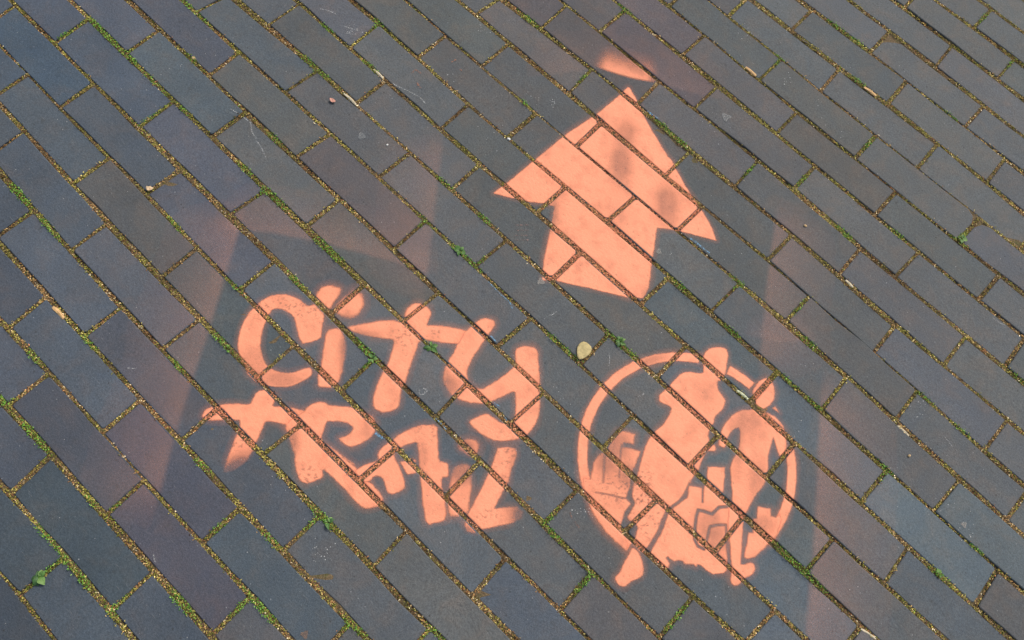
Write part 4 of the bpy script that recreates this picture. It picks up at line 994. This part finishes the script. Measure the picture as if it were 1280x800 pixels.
SPOT_M = {'tan': plain('tan pebble', lin(188, 160, 118), .8), 'white': plain('white chip', lin(222, 222, 220), .7), 'grey': paint_material('grey stain', .5, (.26, .27, .28)), 'pale': paint_material('pale stain', .6, (.34, .32, .30)), 'brown': paint_material('brown stain', .5, (.26, .16, .11))}
for si, (label, kind, (px, py), size, c) in enumerate(SPOTS):
    x, y = px / 1e3, py / 1e3; z, on = ground_at(x, y); r = random.Random(si); R = size * .5e-3
    if kind == 'pebble':
        V, F = [], []; nj = 9; ph = [r.uniform(.8, 1.15) for _ in range(nj)]
        for k, (rr, hz) in enumerate(((.75, -.5), (1, 0), (.85, .45), (.45, .75))):
            for j in range(nj): an = 6.2832 * j / nj; V.append((math.cos(an) * R * rr * ph[j] * 1.2, math.sin(an) * R * rr * ph[(j + k) % nj] * .85, hz * R * .9 + R * .4))
        V.append((0, 0, R * 1.15)); tp = len(V) - 1
        for k in range(3):
            for j in range(nj): F.append((k * nj + j, k * nj + (j + 1) % nj, (k + 1) * nj + (j + 1) % nj, (k + 1) * nj + j))
        F += [(3 * nj + j, 3 * nj + (j + 1) % nj, tp) for j in range(nj)]
        me = bpy.data.meshes.new('pebble'); me.from_pydata(V, [], F); me.update()
        o = tag(link('pebble', me, SPOT_M[c]), label, 'pebble'); o.location = (x, y, z); o.rotation_euler = (0, 0, r.uniform(0, 6))
    else:
        V, F, D = [], [], []; nj = 22; ph = [1 + .22 * math.sin(3 * j * 6.2832 / nj + si) + r.uniform(-.12, .12) for j in range(nj)]
        b = BRICKS[brick_depth(np.array([x]), np.array([y]))[1][0]]
        for rr, dd in ((.3, .45), (.62, .5), (.85, .62), (1, 0)):
            for j in range(nj): an = 6.2832 * j / nj; qx, qy = x + math.cos(an) * R * rr * ph[j], y + math.sin(an) * R * rr * ph[j]; V.append((qx, qy, float(top_z(b, qx, qy)) + .00075)); D.append(dd * r.uniform(.8, 1.1))
        for k in range(3):
            for j in range(nj): F.append((k * nj + j, k * nj + (j + 1) % nj, (k + 1) * nj + (j + 1) % nj, (k + 1) * nj + j))
        V.append((x, y, float(top_z(b, x, y)) + .00075)); D.append(.45)
        F += [((j + 1) % nj, j, len(V) - 1, len(V) - 1) for j in range(nj)]
        me = bpy.data.meshes.new('stain'); me.from_pydata(V, [], [q if q[2] != q[3] else q[:3] for q in F]); at = me.attributes.new('coat', 'FLOAT', 'POINT'); at.data.foreach_set('value', np.array(D, dtype=np.float32)); me.update()
        tag(link('stain', me, SPOT_M[c]), label, 'stain')

# white specks of lime, too many and too small to tell apart
V, F, D = [], [], []
for (px, py), n, spread in SPECKS:
    for _ in range(n):
        x, y = px / 1e3 + random.gauss(0, spread * .55e-3), py / 1e3 + random.gauss(0, spread * .55e-3); z, on = ground_at(x, y)
        if not on: continue
        R = random.choice([.0004, .0005, .0006, .0009]); b0 = len(V)
        for j in range(6): an = j * 1.047 + random.random() * .5; V.append((x + math.cos(an) * R * random.uniform(.6, 1.3), y + math.sin(an) * R * random.uniform(.6, 1.3), z + .0002))
        V.append((x, y, z + .0002 + R * .5)); F += [(b0 + j, b0 + (j + 1) % 6, b0 + 6) for j in range(6)]
tag(link('lime_specks', mesh_np('lime_specks', np.array(V), np.array(F)), plain('lime', lin(175, 178, 180), .8)), 'scattered white lime specks on the bricks', 'specks', kind='stuff')

def dead_leaf(name, outline_mm, colr, label, cat, curl, lift=.003):
    p = np.array(outline_mm) / 1e3; c = p.mean(0); r = random.Random(len(label)); P = []
    for i in range(len(p)):
        for t in (0, .34, .67): P.append(p[i] + (p[(i + 1) % len(p)] - p[i]) * t)
    P = np.array(P); P = (P + np.roll(P, 1, 0) + np.roll(P, -1, 0)) / 3; n = len(P); V, F = [], []; size = np.linalg.norm(P - c, axis=1).max()
    for th in (0, -.0004):
        for rr in (.25, .55, .8, 1.0):
            for q in P:
                w = c + (q - c) * rr; u = (w - c) / size; V.append((w[0], w[1], lift + th + curl * size * (u[0] ** 2 - .4 * u[1] + .25 * math.sin(u[1] * 7 + u[0] * 4))))
        V.append((c[0], c[1], lift + th))
    m_ = 4 * n + 1
    for s in (0, m_):
        for k in range(3):
            for j in range(n): F.append((s + k * n + j, s + k * n + (j + 1) % n, s + (k + 1) * n + (j + 1) % n, s + (k + 1) * n + j))
        F += [(s + (j + 1) % n, s + j, s + 4 * n) for j in range(n)]
    F += [(3 * n + j, 3 * n + (j + 1) % n, m_ + 3 * n + (j + 1) % n, m_ + 3 * n + j) for j in range(n)]
    me = bpy.data.meshes.new(name); me.from_pydata(V, [], F); me.update()
    for q in me.polygons: q.use_smooth = True
    return tag(link(name, me, plain(name + ' surface', colr, .7, 260, .22)), label, cat)
dead_leaf('fallen_leaf', LEAF, lin(176, 160, 112), 'yellow fallen leaf at the end of a joint between the arrow and the ring', 'leaf', .10)
fx, fy = FRAGMENT[0]
dead_leaf('fallen_leaf', [(fx - 5, fy - 2), (fx - 2, fy + 4), (fx + 3, fy + 7), (fx + 6, fy + 1), (fx + 1, fy - 5)], lin(196, 172, 140), 'small curled beige leaf scrap on a joint among bluish bricks', 'leaf', .6)
fx, fy = PETAL[0]
dead_leaf('petal', [(fx - 6, fy - 1), (fx - 3, fy + 3), (fx + 2, fy + 4), (fx + 6, fy + 1), (fx + 3, fy - 3), (fx - 2, fy - 4)], lin(190, 138, 122), 'small pink petal lying on a grey brick below a pale stick', 'petal', .35)
